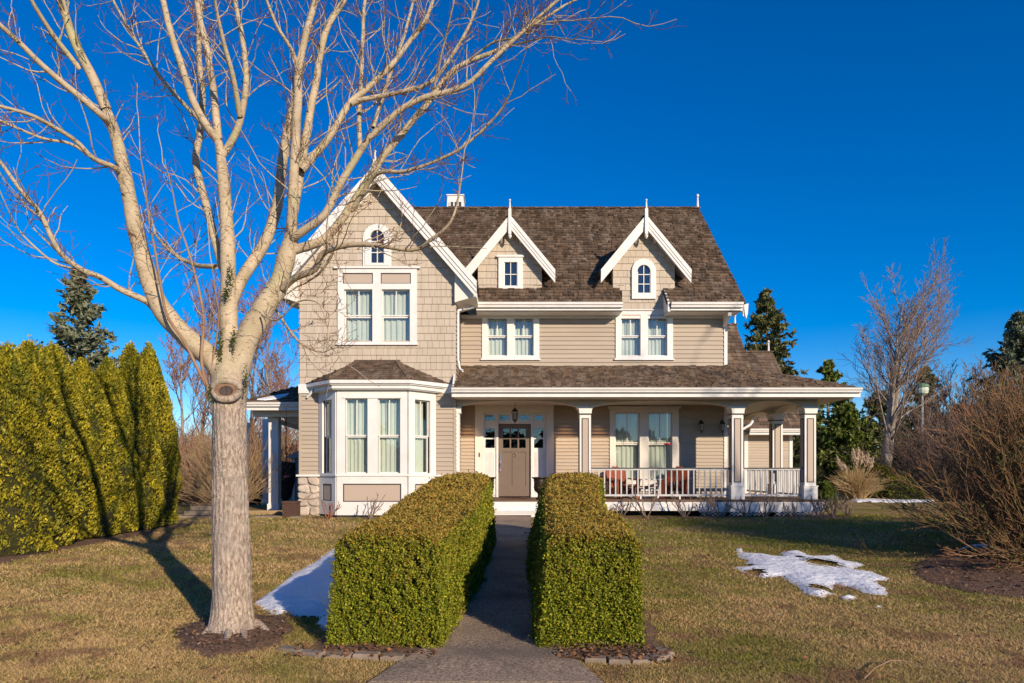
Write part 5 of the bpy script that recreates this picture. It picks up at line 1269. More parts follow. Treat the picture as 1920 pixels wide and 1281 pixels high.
# ------------------------------------------------------------ other trees and shrubs
def ctree(px_, pyt, d, r, label, seed, colA, colB, droop=-.15, n=None, name='conifer', base=0.0, dens=1.0, w0=.12, open_=0.0, cat='conifer', pw=.8, x=None, h=None):
    rng = np.random.default_rng(seed); x = X(px_, d) if x is None else x; gzz = gz(x, d); h = h or Z(pyt, d) - gzz
    t0 = thing(name, label, cat, (x, d, gzz), 'evergreen trees beyond the garden')
    MB().tube([(x, d, gzz - .1), (x + .03 * h * .1, d, gzz + h * .5), (x, d, gzz + h)], [h * .022, h * .012, .015], 8).build('trunk', BARK, t0, True)
    nb = int((n or 190) * dens); t = rng.uniform(base, .985, nb) ** .9; a = rng.uniform(0, 2 * PI, nb)
    L = r * ((1 - t) ** pw) * rng.uniform(.65, 1.12, nb) + .1
    S = np.stack([np.full(nb, x), np.full(nb, d), gzz + t * h], -1); D = np.stack([np.cos(a), np.sin(a), .15 + droop + .75 * t ** 2], -1)
    B = grow(S, D, L, 6, -.03 if droop < 0 else .02, .06, rng)
    V1 = tubes_np(B, taper(nb, 6, L * .018 + .01, .006), 3)
    tag(np_mesh('branches', *V1, BARK, t0), kind='stuff')
    T2_, i2_, t2_ = spawn(B, 12, .28, .42, (.6, 1.1), .15, 1.0, 3, -.05, .1, rng, np.maximum(L * .75, .35))
    dirv = unit(T2_[:, -1] - T2_[:, 0]); m = 5; q = rng.random((len(T2_), m, 1)); P = (T2_[:, None, 0] * (1 - q) + T2_[:, None, -1] * q).reshape(-1, 3)
    U = np.repeat(dirv, m, 0) + rng.normal(0, .5, (len(P), 3)); l = rng.uniform(.7, 1.3, len(P)) * w0 * 1.18 * (h / 8) ** .5
    Vn, Fn = cards(P + rng.normal(0, .03, P.shape), U, unit(rng.normal(0, .6, P.shape) + [0, 0, 1]), l * .5, l * 1.5)
    mixv = rng.random((len(P), 1)); c = np.array([colA]) * (1 - mixv) + np.array([colB]) * mixv
    tag(np_mesh('foliage', Vn, Fn, NEEDLE, t0, col=np.repeat(c, 4, 0)), kind='stuff')
    return t0
BG = ((.07, .09, .03), (.24, .23, .085)); BL = ((.10, .125, .075), (.28, .30, .19)); YG = ((.07, .12, .02), (.25, .28, .05))
ctree(147, 508, 24, 2.6, 'blue green fir standing behind the arborvitae screen', 201, *BL, droop=.05, name='fir_tree', w0=.16, n=230)
ctree(1437, 545, 42, 3.9, 'dark spruce rising behind the rear roofs right of the house', 202, *BG, droop=-.25, name='spruce_tree', w0=.19, n=230)
ctree(1552, 675, 46, 3.4, 'slim pointed conifer just right of the porch roof corner', 203, *YG, droop=-.2, name='conifer', w0=.2)
ctree(1588, 760, 40, 3.4, 'bushy drooping cedar beside the porch corner column', 204, *YG, droop=-.3, name='cedar_tree', w0=.2, n=240)
ctree(1520, 800, 44, 3.0, 'low dark evergreen seen through the porch', 205, *BG, name='cedar_tree', w0=.2)
ctree(1735, 690, 52, 3.6, 'conifer behind the bare tree with a thin ragged top', 206, *BG, name='conifer', w0=.22)
ctree(1650, 735, 50, 4.2, 'dark conifer directly behind the bare twin trunk tree', 207, *BG, name='conifer', w0=.22, n=220)
ctree(1912, 590, 38, 4.2, 'big blue green conifer cut by the right picture edge', 208, *BL, droop=.05, name='fir_tree', w0=.2, n=240)
ctree(1800, 760, 55, 4.5, 'dark evergreen behind the big bare shrub', 209, *BG, name='conifer', w0=.24)
ctree(1870, 735, 60, 5, 'dark evergreen at the far right behind the shrub tops', 210, *BG, name='conifer', w0=.24)

def btree(x, y, h, label, seed, spread=.5, r0=None, bark=LIMB, twig=TWIGR, n1=16, n2=9, n3=8, name='bare_tree', cat='tree', group='bare trees in the background', forks=1, base=.22, tw=.006, up=.16, kk=1.0):
    rng = np.random.default_rng(seed); gzz = gz(x, y); r0 = r0 or h * .016; t0 = thing(name, label, cat, (x, y, gzz), group)
    S = np.repeat([[x, y, gzz - .05]], forks, 0) + rng.normal(0, .05, (forks, 3)) * [1, 1, 0]; a = rng.uniform(0, 6.3, forks)
    D = np.stack([np.cos(a) * .16 * (forks > 1), np.sin(a) * .16 * (forks > 1), np.ones(forks)], -1)
    T0 = grow(S, D, h * rng.uniform(.88, 1.0, forks), 12, .05, .045, rng)
    tag_ = MB(); v, f = tubes_np(T0, taper(forks, 12, r0, .012), 8); np_mesh('trunk', v, f, bark, t0, smooth=True)
    T1, i1, t1 = spawn(T0, n1, h * .28 * spread * 2, h * .5 * spread * 2, (.5, .95), base, .97, 9, up, .09, rng)
    L1 = np.linalg.norm(T1[:, -1] - T1[:, 0], axis=1)
    T2, i2, t2 = spawn(T1, n2, .25, .55, (.4, .9), .15, 1, 6, up, .12, rng, L1)
    L2 = np.linalg.norm(T2[:, -1] - T2[:, 0], axis=1)
    T3, i3, t3 = spawn(T2, n3, .3, .6, (.4, .9), .15, 1, 3, up * .6, .14, rng, L2)
    for nm, T, r, m in (('boughs', T1, L1 * .012, bark), ('branches', T2, np.maximum(L2 * .009, tw), twig), ('twigs', T3, np.full(len(T3), tw * .8), twig)):
        tag(np_mesh(nm, *tubes_np(T, taper(len(T), T.shape[1], r, tw * .55), 5 if nm == 'boughs' else 3), m, t0), kind='stuff')
    return t0
PALE = mat('grey_brown_bark', (.34, .29, .24), (.22, .18, .15), 3, .8, .5, 20)
REDT = mat('grey_brown_twigs', (.23, .155, .115), (.16, .10, .075), 3, .8)
REDR = mat('tan_twigs_far', (.36, .25, .17), (.26, .17, .115), 3, .8)
REDL = mat('red_brown_twigs', (.38, .19, .12), (.28, .14, .09), 3, .8)
TANT = mat('tan_twigs', (.46, .33, .19), (.36, .24, .13), 5, .8)
btree(X(1655, 32), 32, Z(540, 32), 'bare tree with forked pale trunk right of the house', 301, .60, .24, PALE, REDR, 25, 10, 8, forks=2, tw=.0105, base=.30, up=.10)
for k, (px_, py_, y, sd) in enumerate([(335, 590, 50, 1), (372, 560, 54, 2), (405, 600, 47, 3), (470, 545, 53, 4), (520, 590, 49, 5), (548, 640, 56, 6)]):
    btree(X(px_, y), y, Z(py_, y) , ['bare reddish tree at the right end of the arborvitae screen', 'tall bare tree behind the maple fork at its left', 'bare tree hidden mostly behind the maple trunk', 'tall bare tree between the maple and the house', 'thin bare tree against the left edge of the house', 'bare tree just behind the wing corner'][k], 310 + sd, .5, .16, PALE, REDL, 20, 8, 7, tw=.021, base=.25)
btree(X(1725, 44), 44, 7.2, 'red brown bare tree behind the lamp post', 330, .5, .1, PALE, REDT, 14, 7, 6, forks=3, tw=.014)
btree(X(1790, 40), 40, 6.5, 'red brown bare tree behind the big shrub', 331, .6, .1, PALE, REDT, 14, 7, 6, forks=3, tw=.014)
btree(X(1600, 50), 50, 7.0, 'thin bare tree among the cedars right of the porch', 332, .4, .1, PALE, REDT, 12, 7, 6, forks=2, tw=.013)
btree(X(1862, 46), 46, 8.0, 'red brown bare tree left of the edge conifer', 333, .5, .1, PALE, REDT, 14, 7, 6, forks=3, tw=.014)

def shrub(x, y, h, r, n, label, seed, m1, m2, name='bare_shrub', cat='shrub', group='bare shrubs', r1=.006, m=8, arch=.0, K=8, leaves_=None, low=.2, sub=3, base=.18):
    rng = np.random.default_rng(seed); gzz = gz(x, y); t0 = thing(name, label, cat, (x, y, gzz), group); a = rng.uniform(0, 2 * PI, n); inc = rng.uniform(0, 1, n) ** .7
    S = np.stack([x + np.cos(a) * base * r * rng.random(n), y + np.sin(a) * base * r * rng.random(n), np.full(n, gzz)], -1)
    hor = r / h * inc * 1.25; D = np.stack([np.cos(a) * hor, np.sin(a) * hor, np.ones(n) * (1 - (1 - low) * inc ** 3)], -1)
    L = h * rng.uniform(.75, 1.08, n) * np.sqrt(1 + (hor * .6) ** 2) * (1 - .2 * inc)
    T = grow(S, D, L, K, arch, .06, rng)
    T[..., 2] = np.maximum(T[..., 2], gzz + .02)
    tag(np_mesh('stems', *tubes_np(T, taper(n, K, r1 * 1.8, r1 * .5), 4), m1, t0), kind='stuff')
    T2, i2, t2 = spawn(T, m, .2, .4, (.25, .7), .2, 1, 4, .08, .1, rng, L); T3, i3, t3 = spawn(T2, sub, .25, .5, (.3, .8), .2, 1, 3, .05, .1, rng, np.linalg.norm(T2[:, -1] - T2[:, 0], axis=1) + .1)
    tag(np_mesh('twigs', *tubes_np(T2, taper(len(T2), 4, r1 * .8, r1 * .4), 3), m2, t0), kind='stuff'); tag(np_mesh('twigs', *tubes_np(T3, taper(len(T3), 3, r1 * .5, r1 * .35), 3), m2, t0), kind='stuff')
    if leaves_:
        nl, c0, c1, sz, zf0 = leaves_; q = rng.integers(0, len(T2), nl); P = T2[q, rng.integers(0, 4, nl)]; k = P[:, 2] < gzz + h * zf0; P = P[k]
        V, F_ = cards(P + rng.normal(0, .02, P.shape), rng.normal(0, 1, P.shape), rng.normal(0, 1, P.shape) + [0, 0, 1], sz * .6, sz); mv = rng.random((len(P), 1))
        tag(np_mesh('leaves', V, F_, LEAF, t0, col=np.repeat(np.array([c0]) * (1 - mv) + np.array([c1]) * mv, 4, 0)), kind='stuff')
    return t0
BROOM = mat('olive_brown_stems', (.26, .19, .085), (.12, .08, .04), 3, .75)
BROOM2 = mat('russet_twigs', (.31, .15, .08), (.22, .15, .065), 1.2, .75)
shrub(7.8, 10.0, 2.75, 1.1, 370, 'big bare broom like shrub filling the right edge above the mulch bed', 401, BROOM, BROOM2, r1=.0064, m=11, leaves_=(5200, (.03, .05, .012), (.12, .16, .02), .05, .75), low=.0, sub=3)
shrub(9.2, 11.6, 2.9, 1.3, 150, 'second bare shrub behind the big one at the right edge', 402, BROOM, BROOM2, r1=.007, m=8, leaves_=(3800, (.02, .04, .012), (.06, .09, .02), .07, .7))
shrub(X(432, 20), 20, 2.5, 1.15, 150, 'dense tan twiggy shrub behind the maple trunk', 403, TANT, TANT, r1=.006, m=8, sub=3)
shrub(X(385, 23), 23, 2.6, 1.2, 200, 'brown twiggy shrub left of the tan one', 404, REDL, TANT, r1=.007, m=6, K=6)
shrub(X(345, 25), 25, 3.0, 1.4, 200, 'brown twiggy shrub beside the end of the arborvitae screen', 405, REDL, REDL, r1=.008, m=6, K=6)
shrub(X(500, 46), 46, 5.0, 3.4, 150, 'brown thicket seen through the left side porch', 406, TANT, REDL, r1=.017, m=6, K=6)
shrub(X(560, 47), 47, 5.0, 3.6, 150, 'reddish thicket right behind the playhouse', 407, TANT, REDL, r1=.017, m=6, K=6)
shrub(X(455, 48), 48, 5.4, 3.8, 150, 'reddish thicket behind the tan shrub', 408, REDL, REDL, r1=.017, m=6, K=6)
shrub(X(1800, 30), 30, 4.4, 3.2, 150, 'tall russet thicket behind the right lawn', 409, REDT, REDT, r1=.012, m=6, K=6)
shrub(X(1740, 34), 34, 3.4, 1.9, 150, 'russet thicket below the street lamp', 410, REDT, REDT, r1=.012, m=6, K=6)
shrub(X(1890, 26), 26, 4.4, 3.0, 150, 'russet thicket at the far right behind the big shrub', 411, REDT, REDT, r1=.012, m=6, K=6)
def evergreen(px_, y, h, r, label, seed, c0, c1, n=5200, sz=.09, x=None):
    rng = np.random.default_rng(seed); x = X(px_, y) if x is None else x; gzz = gz(x, y); t0 = thing('evergreen_shrub', label, 'shrub', (x, y, gzz), 'evergreen shrubs')
    P = unit(rng.normal(0, 1, (n, 3))); P[:, 2] = np.abs(P[:, 2]); lump = smooth_noise(P, seed, 3.5); R = (1 + .22 * lump) * (1 - .35 * rng.random(n) ** 2)
    Q = np.stack([x + P[:, 0] * r * R, y + P[:, 1] * r * R, gzz + P[:, 2] * h * R * .95], -1); V, F_ = cards(Q, P + rng.normal(0, .8, P.shape), P + rng.normal(0, .6, P.shape), sz * .45, sz)
    mv = np.clip(.5 + .4 * lump + rng.normal(0, .25, n), 0, 1)[:, None]; core = MB().lathe([(r * .72, 0), (r * .7, h * .4), (r * .45, h * .68), (.02, h * .78)], (x, y, gzz), 12); core.build('inner_branches', CORE, t0)
    tag(np_mesh('foliage', V, F_, LEAF, t0, col=np.repeat(np.array([c0]) * (1 - mv) + np.array([c1]) * mv, 4, 0)), kind='stuff')
evergreen(1545, 27, .75, .5, 'small round green shrub beside the porch corner', 501, (.04, .07, .01), (.14, .18, .03))
evergreen(1652, 30, 1.5, .75, 'shrub with golden yellow tips right of the pampas grass', 502, (.10, .11, .01), (.42, .30, .01))
evergreen(1680, 27.5, 1.0, 1.05, 'low yellow green shrub in front of the forked bare tree', 503, (.07, .09, .012), (.26, .25, .03))
evergreen(1770, 36, 2.6, 3.0, 'dark evergreen mass behind the forked tree', 504, (.015, .025, .01), (.05, .07, .02), 5500, .18)
evergreen(1600, 40, 2.6, 3.4, 'dark evergreen mass behind the pampas grass', 505, (.015, .025, .01), (.05, .07, .02), 5500, .18)
evergreen(1500, 40, 2.2, 2.5, 'dark evergreen mass seen past the garage corner', 506, (.015, .025, .01), (.05, .07, .02), 4500, .18)
evergreen(1690, 44, 2.8, 3.6, 'dark evergreen mass behind the golden shrub', 507, (.015, .025, .01), (.05, .07, .02), 5500, .19)
evergreen(1870, 33, 2.8, 4.0, 'dark evergreen mass behind the right edge thicket', 508, (.015, .025, .01), (.05, .07, .02), 5500, .19)
evergreen(480, 24, .9, .6, 'small dark evergreen below the side porch post', 509, (.015, .035, .01), (.05, .08, .02), 3000, .07)
for k, (px_, y, h, r) in enumerate([(330, 60, 4.6, 6), (440, 62, 4.8, 7), (560, 64, 4.8, 7)]):
    evergreen(px_, y, h, r, ['dim undergrowth far behind the arborvitae end', 'dim undergrowth far behind the maple trunk', 'dim undergrowth far behind the house corner'][k], 520 + k, (.10, .065, .035), (.22, .13, .075), 7000, .26)
# pampas grass
px0, pd = 1607, 27.0
pg = thing('pampas_grass', 'clump of dry straw coloured pampas grass with feathery plumes', 'ornamental grass', (X(px0, pd), pd, 0))
rng = np.random.default_rng(61); n = 900; a = rng.uniform(0, 6.3, n); S = np.stack([X(px0, pd) + .2 * rng.normal(0, 1, n) * .5, pd + .1 * rng.normal(0, 1, n), np.zeros(n)], -1); hor = rng.uniform(.1, .8, n)
T = grow(S, np.stack([np.cos(a) * hor, np.sin(a) * hor, np.ones(n)], -1), rng.uniform(.8, 1.5, n), 7, -.14, .04, rng)
STRAW = mat('dry_straw', (.55, .40, .20), (.40, .28, .13), 5, .8, rand=.2); tag(np_mesh('blades', *tubes_np(T, taper(n, 7, .011, .004), 3), STRAW, pg), kind='stuff')
for k, (dx, hh) in enumerate([(-.75, 1.7), (-.5, 1.35), (-.15, 2.15), (.05, 2.2), (.2, 2.0), (.42, 1.9), (.6, 1.7), (-.05, 1.8)]):
    x = X(px0, pd) + dx * .8; MB().tube([(X(px0, pd) + dx * .2, pd, 0), (x, pd, hh * .9)], [.01, .006], 5).build('stalk', STRAW, pg)
    m = 420; q = rng.random(m); fl_ = .045 * np.sin(q * 2.9 + .15); P = np.stack([x + fl_ * rng.normal(0, 1, m) + (q * .25 * dx), pd + fl_ * rng.normal(0, 1, m), hh * .72 + q * .5], -1); V, F_ = cards(P, unit(rng.normal(0, .35, (m, 3)) + [0, 0, 1]), rng.normal(0, 1, (m, 3)), .02, .10)
    tag(np_mesh('plume', V, F_, mat('plume', (.62, .50, .36), (.5, .38, .27), 5, .9) if k == 0 else bpy.data.materials['plume'], pg), kind='stuff')
# rose bushes
def rose(px_, d, h, label, seed, n=8, red=False):
    rng = np.random.default_rng(seed); x = X(px_, d); gzz = gz(x, d); t0 = thing('rose_bush', label, 'rose bush', (x, d, gzz), 'pruned rose bushes at the foot of the house'); a = rng.uniform(0, 6.3, n)
    T = grow(np.stack([x + .03 * np.cos(a), d + .03 * np.sin(a), np.full(n, gzz)], -1), np.stack([np.cos(a) * .7, np.sin(a) * .5, np.ones(n)], -1), rng.uniform(.7, 1.15, n) * h, 6, .1, .14, rng)
    T2, i_, t_ = spawn(T, 4, .12, .24, (.4, .9), .35, 1, 4, .1, .15, rng)
    m = ROSE2 if red else ROSE; tag(np_mesh('canes', *tubes_np(T, taper(n, 6, .013, .008), 6), m, t0), kind='stuff'); tag(np_mesh('shoots', *tubes_np(T2, taper(len(T2), 4, .007, .004), 4), m, t0), kind='stuff')
ROSE = mat('rose_cane', (.30, .22, .16), (.18, .13, .10), 12, .8); ROSE2 = mat('red_stem', (.32, .12, .07), (.22, .09, .05), 12, .8)
RB = [(617, 16.30, .45, 'small reddish bare bush at the left foot of the bay window', 1), (692, 16.10, .6, 'bare rose bush in front of the bay window panel', 0), (1165, 16.95, .5, 'pruned rose bush next to the right hedge end', 0), (1212, 16.85, .75, 'largest pruned rose bush left of the lattice', 0), (1283, 16.95, .6, 'rose bush just left of the lattice start', 0),
      (1328, 16.95, .7, 'leaning rose bush at the lattice start', 0), (1352, 16.95, .6, 'rose bush left of the middle porch column', 0), (1400, 16.95, .7, 'rose bush just right of the middle porch column', 0), (1435, 16.95, .65, 'rose bush in front of the middle of the lattice', 0), (1482, 16.95, .5, 'small rose bush left of the corner column', 0), (1535, 16.95, .8, 'thick rose bush at the porch corner', 0), (1562, 17.15, .75, 'rose bush just outside the porch corner', 0), (1590, 17.45, .6, 'outermost rose bush to the right of the porch', 0)]
for k, (px_, d, h, lb, rd) in enumerate(RB): rose(px_, d, h * (.82 if px_ > 1300 else 1), lb, 700 + k, 10 if px_ > 1530 else 7, bool(rd))
# ------------------------------------------------------------ porch things
def adirondack(label, loc, rz, grp):
    t = thing('adirondack_chair', label, 'chair', (0, 0, 0), grp)
    for k in range(5): MB().box(-.26, .26, -.25 + k * .1, -.16 + k * .1, .36 - k * .03, .38 - k * .03).build('seat_slat', REDW, t)
    for k in range(6):
        u = -.25 + k * .1; hh = .89 - abs(k - 2.5) * .045
        MB().prism([(u - .042, .2, .24), (u + .042, .2, .24), (u + .05, .42, hh - .03), (u, .43, hh), (u - .05, .42, hh - .03)], (0, .022, .006)).build('back_slat', REDW, t)
    for s_ in (-1, 1):
        MB().box(s_ * .29 - .045, s_ * .29 + .045, -.3, -.27, 0, .5).build('leg', REDW, t)
        MB().prism([(s_ * .27, -.27, .28), (s_ * .27, -.27, .40), (s_ * .27, .5, .06), (s_ * .27, .5, 0), (s_ * .27, .38, 0)], (.025, 0, 0)).build('leg', REDW, t)
        MB().prism([(s_ * .30 - .07, -.34, .5), (s_ * .30 + .07, -.34, .5), (s_ * .30 + .06, .36, .52), (s_ * .30 - .02, .36, .52)], (0, 0, .025)).build('armrest', REDW, t)
    MB().box(-.32, .32, .33, .36, .46, .52).build('back_rail', REDW, t); MB().box(-.3, .3, .24, .27, .2, .27).build('back_rail', REDW, t)
    t.location = loc; t.rotation_euler = (0, 0, rz); return t
c1 = adirondack('red stained slatted chair on the porch left of the white table', (X(1168, 18.4), 18.4, DECK), .35, 'red porch chairs')
c2 = copy_tree(c1, 'red stained slatted chair on the porch right of the white table, turned away'); c2.location = (X(1268, 18.4), 18.45, DECK); c2.rotation_euler = (0, 0, -.45)
t = thing('porch_table', 'small white slatted table between the two red porch chairs', 'table', (0, 0, 0))
for k in range(5): MB().box(-.3, .3, -.25 + k * .105, -.155 + k * .105, .5, .52).build('table_slat', WHITE, t)
for a in (-1, 1):
    for b in (-1, 1): MB().bar((a * .24, b * .2, .5), (a * .3 if b > 0 else a * .16, b * .2, 0), .04).build('leg', WHITE, t)
MB().box(-.25, .25, -.02, .02, .2, .24).build('stretcher', WHITE, t)
t.location = (X(1219, 18.3), 18.3, DECK)
def urn(label, x, y):
    t = thing('urn', label, 'urn', (0, 0, 0), 'bronze urns beside the door')
    MB().lathe([(.10, 0), (.11, .03), (.06, .06), (.045, .12), (.07, .17), (.13, .22), (.155, .3), (.15, .42), (.16, .5), (.155, .52)], (0, 0, 0), 18).build('bowl', IRON, t, True)
    MB().lathe([(.155, .52), (.2, .55), (.21, .575), (.17, .575), (.15, .56)], (0, 0, 0), 18).build('rim', IRON, t, True)
    t.location = (x, y, DECK); return t
u1 = urn('bronze pedestal urn at the right side of the front door', X(1012, 17.65), 17.65)
u2 = copy_tree(u1, 'bronze pedestal urn at the left side of the front door'); u2.location = (X(915, 17.65), 17.65, DECK)
def wlantern(label, x):
    t = thing('wall_lantern', label, 'lantern', (0, 0, 0), 'wall lanterns on the porch')
    MB().box(-.035, .035, -.02, 0, -.02, .16).build('back_plate', IRON, t); MB().tube([(0, -.02, .1), (0, -.07, .17), (0, -.11, .13)], [.012] * 3, 6).build('arm', IRON, t)
    MB().lathe([(.075, .06), (.07, .09), (.03, .13), (.01, .16)], (0, -.11, 0), 8).build('cap', IRON, t)
    g_ = MB().lathe([(.05, -.12), (.062, .058)], (0, -.11, 0), 8).build('glass_shade', mat('lantern_glass', (.35, .33, .3), None, rough=.15) if 'lantern_glass' not in bpy.data.materials else bpy.data.materials['lantern_glass'], t)
    for k in range(4): a = k * PI / 2 + PI / 4; MB().bar((.062 * math.cos(a), -.11 + .062 * math.sin(a), .06), (.05 * math.cos(a), -.11 + .05 * math.sin(a), -.12), .01).build('cage_bar', IRON, g_)
    MB().lathe([(.01, -.2), (.02, -.15), (.055, -.12)], (0, -.11, 0), 8).build('finial', IRON, t)
    t.location = (x, DM - .03, Z(800, DM)); return t
l1 = wlantern('dark wall lantern on the siding, left of the pair', X(1313, DM)); l2 = copy_tree(l1, 'dark wall lantern on the siding, right of the pair by the column'); l2.location.x = X(1352, DM)
hd = 18.3; hx = X(965.5, hd); ht = thing('hanging_lantern', 'dark bronze lantern hanging from the porch ceiling before the door', 'lantern', (hx, hd, Z(790, hd)))
lzb, lzt = Z(790, hd), Z(768, hd)
MB().tube([(hx, hd, SOFZ), (hx, hd, lzt + .03)], [.006] * 2, 6).build('chain', IRON, ht); MB().lathe([(.09, 0), (.085, .03), (.05, .07), (.012, .1)], (hx, hd, lzt - .06), 10).build('cap', IRON, ht)
MB().lathe([(.055, .03), (.08, .22)], (hx, hd, lzb), 10).build('glass_shade', bpy.data.materials['lantern_glass'], ht)
for k in range(6): a = k * PI / 3; MB().bar((hx + .06 * math.cos(a), hd + .06 * math.sin(a), lzb + .02), (hx + .09 * math.cos(a), hd + .09 * math.sin(a), lzt - .06), .012).build('cage_bar', IRON, ht)
MB().lathe([(.008, -.06), (.02, -.02), (.06, .02), (.06, .035)], (hx, hd, lzb), 10).build('base', IRON, ht)
fd = 17.8; fx = X(1251, fd); ft = thing('bird_feeder', 'red hummingbird feeder hanging on a thin line in the porch arch', 'bird feeder', (fx, fd, Z(834, fd)))
MB().tube([(fx, fd, SOFZ), (fx, fd, Z(831, fd))], [.0035] * 2, 5).build('line', mat('pale_line', (.5, .6, .5), None, rough=.4), ft); MB().lathe([(.03, 0), (.1, .015), (.1, .03), (.03, .05), (.012, .06)], (fx, fd, Z(834.5, fd)), 14).build('feeder_dish', REDP, ft, True)
hp = thing('door_hanging', 'small lilac ribbon bunch hanging on the front door handle', 'ribbon', (X(938, DM), DM - .06, Z(878, DM)))
for k in range(5): MB().prism([(X(938, DM) - .02 + k * .008, DM - .005 - k * .006, Z(864, DM)), (X(938, DM) + .012 + k * .006, DM - .005 - k * .006, Z(864, DM)), (X(938, DM) + .02 - k * .01, DM - .01 - k * .006, Z(884, DM)), (X(938, DM) - .02 + k * .002, DM - .01 - k * .006, Z(881 - k, DM))], (0, -.004, 0)).build('ribbon', mat('lilac_ribbon', (.45, .28, .45), None) if k == 0 else bpy.data.materials['lilac_ribbon'], hp)

# ------------------------------------------------------------ things by the left side porch
bd = 16.9; bx0, bx1 = X(529, bd), X(556, bd); WICK = mat('brown_wicker', (.12, .065, .045), (.07, .04, .03), 30, .8, .6, 60)
pb = thing('storage_bin', 'square brown woven bin at the stone corner of the house', 'bin', ((bx0 + bx1) / 2, bd + .17, 0))
bm_ = MB().box(bx0 + .01, bx1 - .01, bd + .01, bd + .34, 0, .36).build('body', WICK, pb)
for k in range(9): u = bx0 + (bx1 - bx0) * (k + .5) / 9; MB().box(u - .013, u + .013, bd - .002, bd + .008, .01, .35).build('woven_strip', WICK, bm_)
MB().box(bx0 - .01, bx1 + .01, bd - .012, bd + .36, .362, .40).build('lid', WICK, pb)
sh = thing('playhouse', 'small blue grey playhouse with pointed roof behind the side porch', 'playhouse', (X(556, 23), 23.6, 0)); BLUEP = mat('blue_grey_paint', (.34, .36, .40), None, rough=.6)
a, b = X(546, 23), X(580, 23); MB().box(a, b, 23, 24.4, 0, 1.7).build('walls', BLUEP, sh)
MB().prism([(a - .22, 22.85, 1.6), (b + .22, 22.85, 1.6), ((a + b) / 2, 22.85, Z(845, 23))], (0, 1.6, 0)).build('roof', BLUEP, sh)
MB().box(a + .05, a + .13, 22.96, 22.998, 0, 1.6).build('corner_trim', WHITE, sh)
dc = thing('hanging_cover', 'dark folded cover hanging beneath the side porch roof', 'cover', (X(534, 21), 21, 1.0)); cc = MB()
cc.lathe([(.02, -.1), (.16, .1), (.27, .55), (.3, .95), (.28, 1.15), (.02, 1.2)], (X(536, 21), 21, Z(938, 21)), 12); cc.build('cover_cloth', mat('black_cloth', (.02, .02, .025), (.04, .035, .04), 6, .9), dc)
MB().tube([(X(536, 21), 21, Z(938, 21) + 1.2), (X(536, 21), 21, lez - .3)], [.012] * 2, 6).build('cord', IRON, dc)
f2 = thing('bird_feeder', 'small pink feeder hanging in the left side porch', 'bird feeder', (X(537, 19), 19, Z(895, 19))); MB().lathe([(.02, 0), (.075, .01), (.075, .03), (.02, .05)], (X(537, 19), 19, Z(895, 19)), 12).build('feeder_dish', mat('pink_plastic', (.6, .12, .2), None, rough=.4), f2)
MB().tube([(X(537, 19), 19, Z(895, 19) + .05), (X(537, 19), 19, lez - .14)], [.004] * 2, 5).build('line', IRON, f2)
tag(sheet('snow_patch', [(X(524, 21), 20.5), (X(556, 21), 20.5), (X(556, 23), 22.6), (X(522, 23), 22.6)], SNOW, .06, .15, 31, .02, kind='stuff', mound=.1), 'snow left under the side porch beside the playhouse', 'snow')
q = MB(); n_ = Vector((0, -.33, .94)); base = [(480, .08), (500, .22), (520, .36), (534, .42), (530, .25), (520, .14), (495, .05)]
pts_ = [(X(p, LP + s_), LP + s_ * 2.0, lez + .72 * s_ + .035) for p, s_ in base]; tag(q.prism(pts_, (0, 0, .03)).build('snow_patch', SNOW), 'scrap of snow lying on the side porch roof', 'snow')
pt = thing('stepping_stones', 'two flat grey stones beside the woven bin', 'stones', (X(556, 16.8), 16.6, 0))
MB().prism([(X(546, 16.6), 16.5, -.01), (X(569, 16.6), 16.5, -.01), (X(568, 16.6), 16.8, -.01), (X(548, 16.6), 16.82, -.01)], (0, 0, .06)).build('stone', PAVER, pt); MB().prism([(X(470, 16.9), 16.9, -.01), (X(530, 16.9), 16.95, -.01), (X(528, 17), 17.4, -.01), (X(475, 17), 17.4, -.01)], (0, 0, .04)).build('stone', PAVER, pt)
rw = thing('retaining_wall', 'low dry stacked wall of grey blocks behind the arborvitae end', 'wall', (X(365, 16.5), 16.6, 0)); rr = random.Random(4)
for row in range(3):
    x = X(335, 16.5) + row * .1
    while x < X(398, 16.5) - (row == 2) * .2:
        w = rr.uniform(.2, .36); MB().box(x, x + w - .015, 16.5 + row * .07 + rr.uniform(0, .03), 16.8 + row * .07, row * .115 - .04, row * .115 + .065).build('block', PAVER, rw); x += w
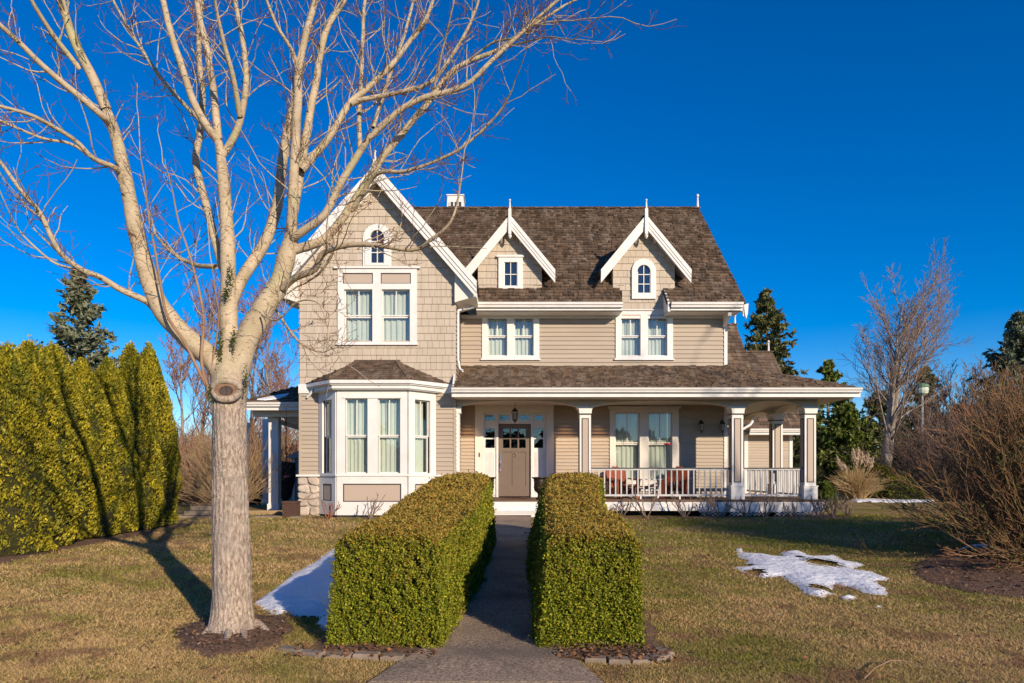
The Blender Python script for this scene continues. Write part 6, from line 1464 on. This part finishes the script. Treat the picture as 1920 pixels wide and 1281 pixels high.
# street lamp
sd_ = 37.0; sx_ = X(1729, sd_); sl = thing('street_lamp', 'green topped street lamp post far behind the right lawn', 'street lamp', (sx_, sd_, 0)); GREENM = mat('green_metal', (.12, .22, .13), None, rough=.5)
MB().tube([(sx_, sd_, 0), (sx_, sd_, Z(742, sd_))], [.09, .06], 8).build('pole', mat('grey_metal', (.3, .32, .33), None, rough=.5), sl); MB().lathe([(.1, 0), (.28, .12), (.32, .3), (.3, .45)], (sx_, sd_, Z(742, sd_)), 12).build('lamp_glass', mat('lamp_glass', (.55, .62, .5), None, rough=.3), sl); MB().lathe([(.36, 0), (.3, .14), (.05, .24)], (sx_, sd_, Z(742, sd_) + .45), 12).build('lamp_cap', GREENM, sl)
# far path and neighbouring roof slope behind the trees
sheet('far_path', [(14.6, 24.6), (26, 24.8), (40, 26), (40, 27.2), (26, 26), (14.4, 25.6)], mat('pale_gravel', (.34, .31, .28), (.26, .24, .22), 20, .9), .012, .5, 40, 0, label='pale path crossing beyond the right lawn', cat='path')
# bare trees and evergreens standing behind the camera to the right, known from their shadows
btree(18.5, -1.5, 11.5, 'bare tree outside the picture whose shadow falls on the porch corner', 801, .5, .2, LIMB, TWIG, 14, 7, 5, group='trees beside the street', tw=.014, forks=2)
#btree(12.0, -7.5, 10.5, 'bare tree outside the picture whose shadow crosses the right lawn', 802, .5, .2, LIMB, TWIG, 18, 9, 7, group='trees beside the street', tw=.012)
evergreen(0, 6.0, 5.8, 2.3, 'evergreen outside the picture shading the porch rail', 803, (.03, .05, .01), (.1, .13, .03), 9000, .16, x=14.6)
evergreen(0, 6.2, 5.5, 1.6, 'evergreen outside the picture shading the right lawn', 804, (.03, .05, .01), (.1, .13, .03), 9000, .16, x=12.2)
# far wood across the street, mirrored in the porch windows
rng = np.random.default_rng(77); n = 16000; x = rng.uniform(-75, 45, n); top = 6.5 + 2.6 * smooth_noise(np.stack([x, 0 * x, 0 * x], -1), 8, .35); q = rng.random(n); P = np.stack([x, -52 + rng.normal(0, 1.6, n), -.6 + q * top], -1)
V, F_ = cards(P, unit(rng.normal(0, 1, (n, 3))), rng.normal(0, 1, (n, 3)), .65, 1.2); c = np.array([[.05, .05, .025]]) + rng.random((n, 1)) * np.array([[.08, .06, .03]])
tag(np_mesh('wood', V, F_, NEEDLE, col=np.repeat(c, 4, 0)), 'far off line of trees across the street behind the viewer', 'wood', kind='stuff')
#ctree(0, 0, -4.0, 1.9, 'slim conifer outside the picture by the street', 805, *BG, name='conifer', w0=.2, x=9.3, h=6.0, n=150)
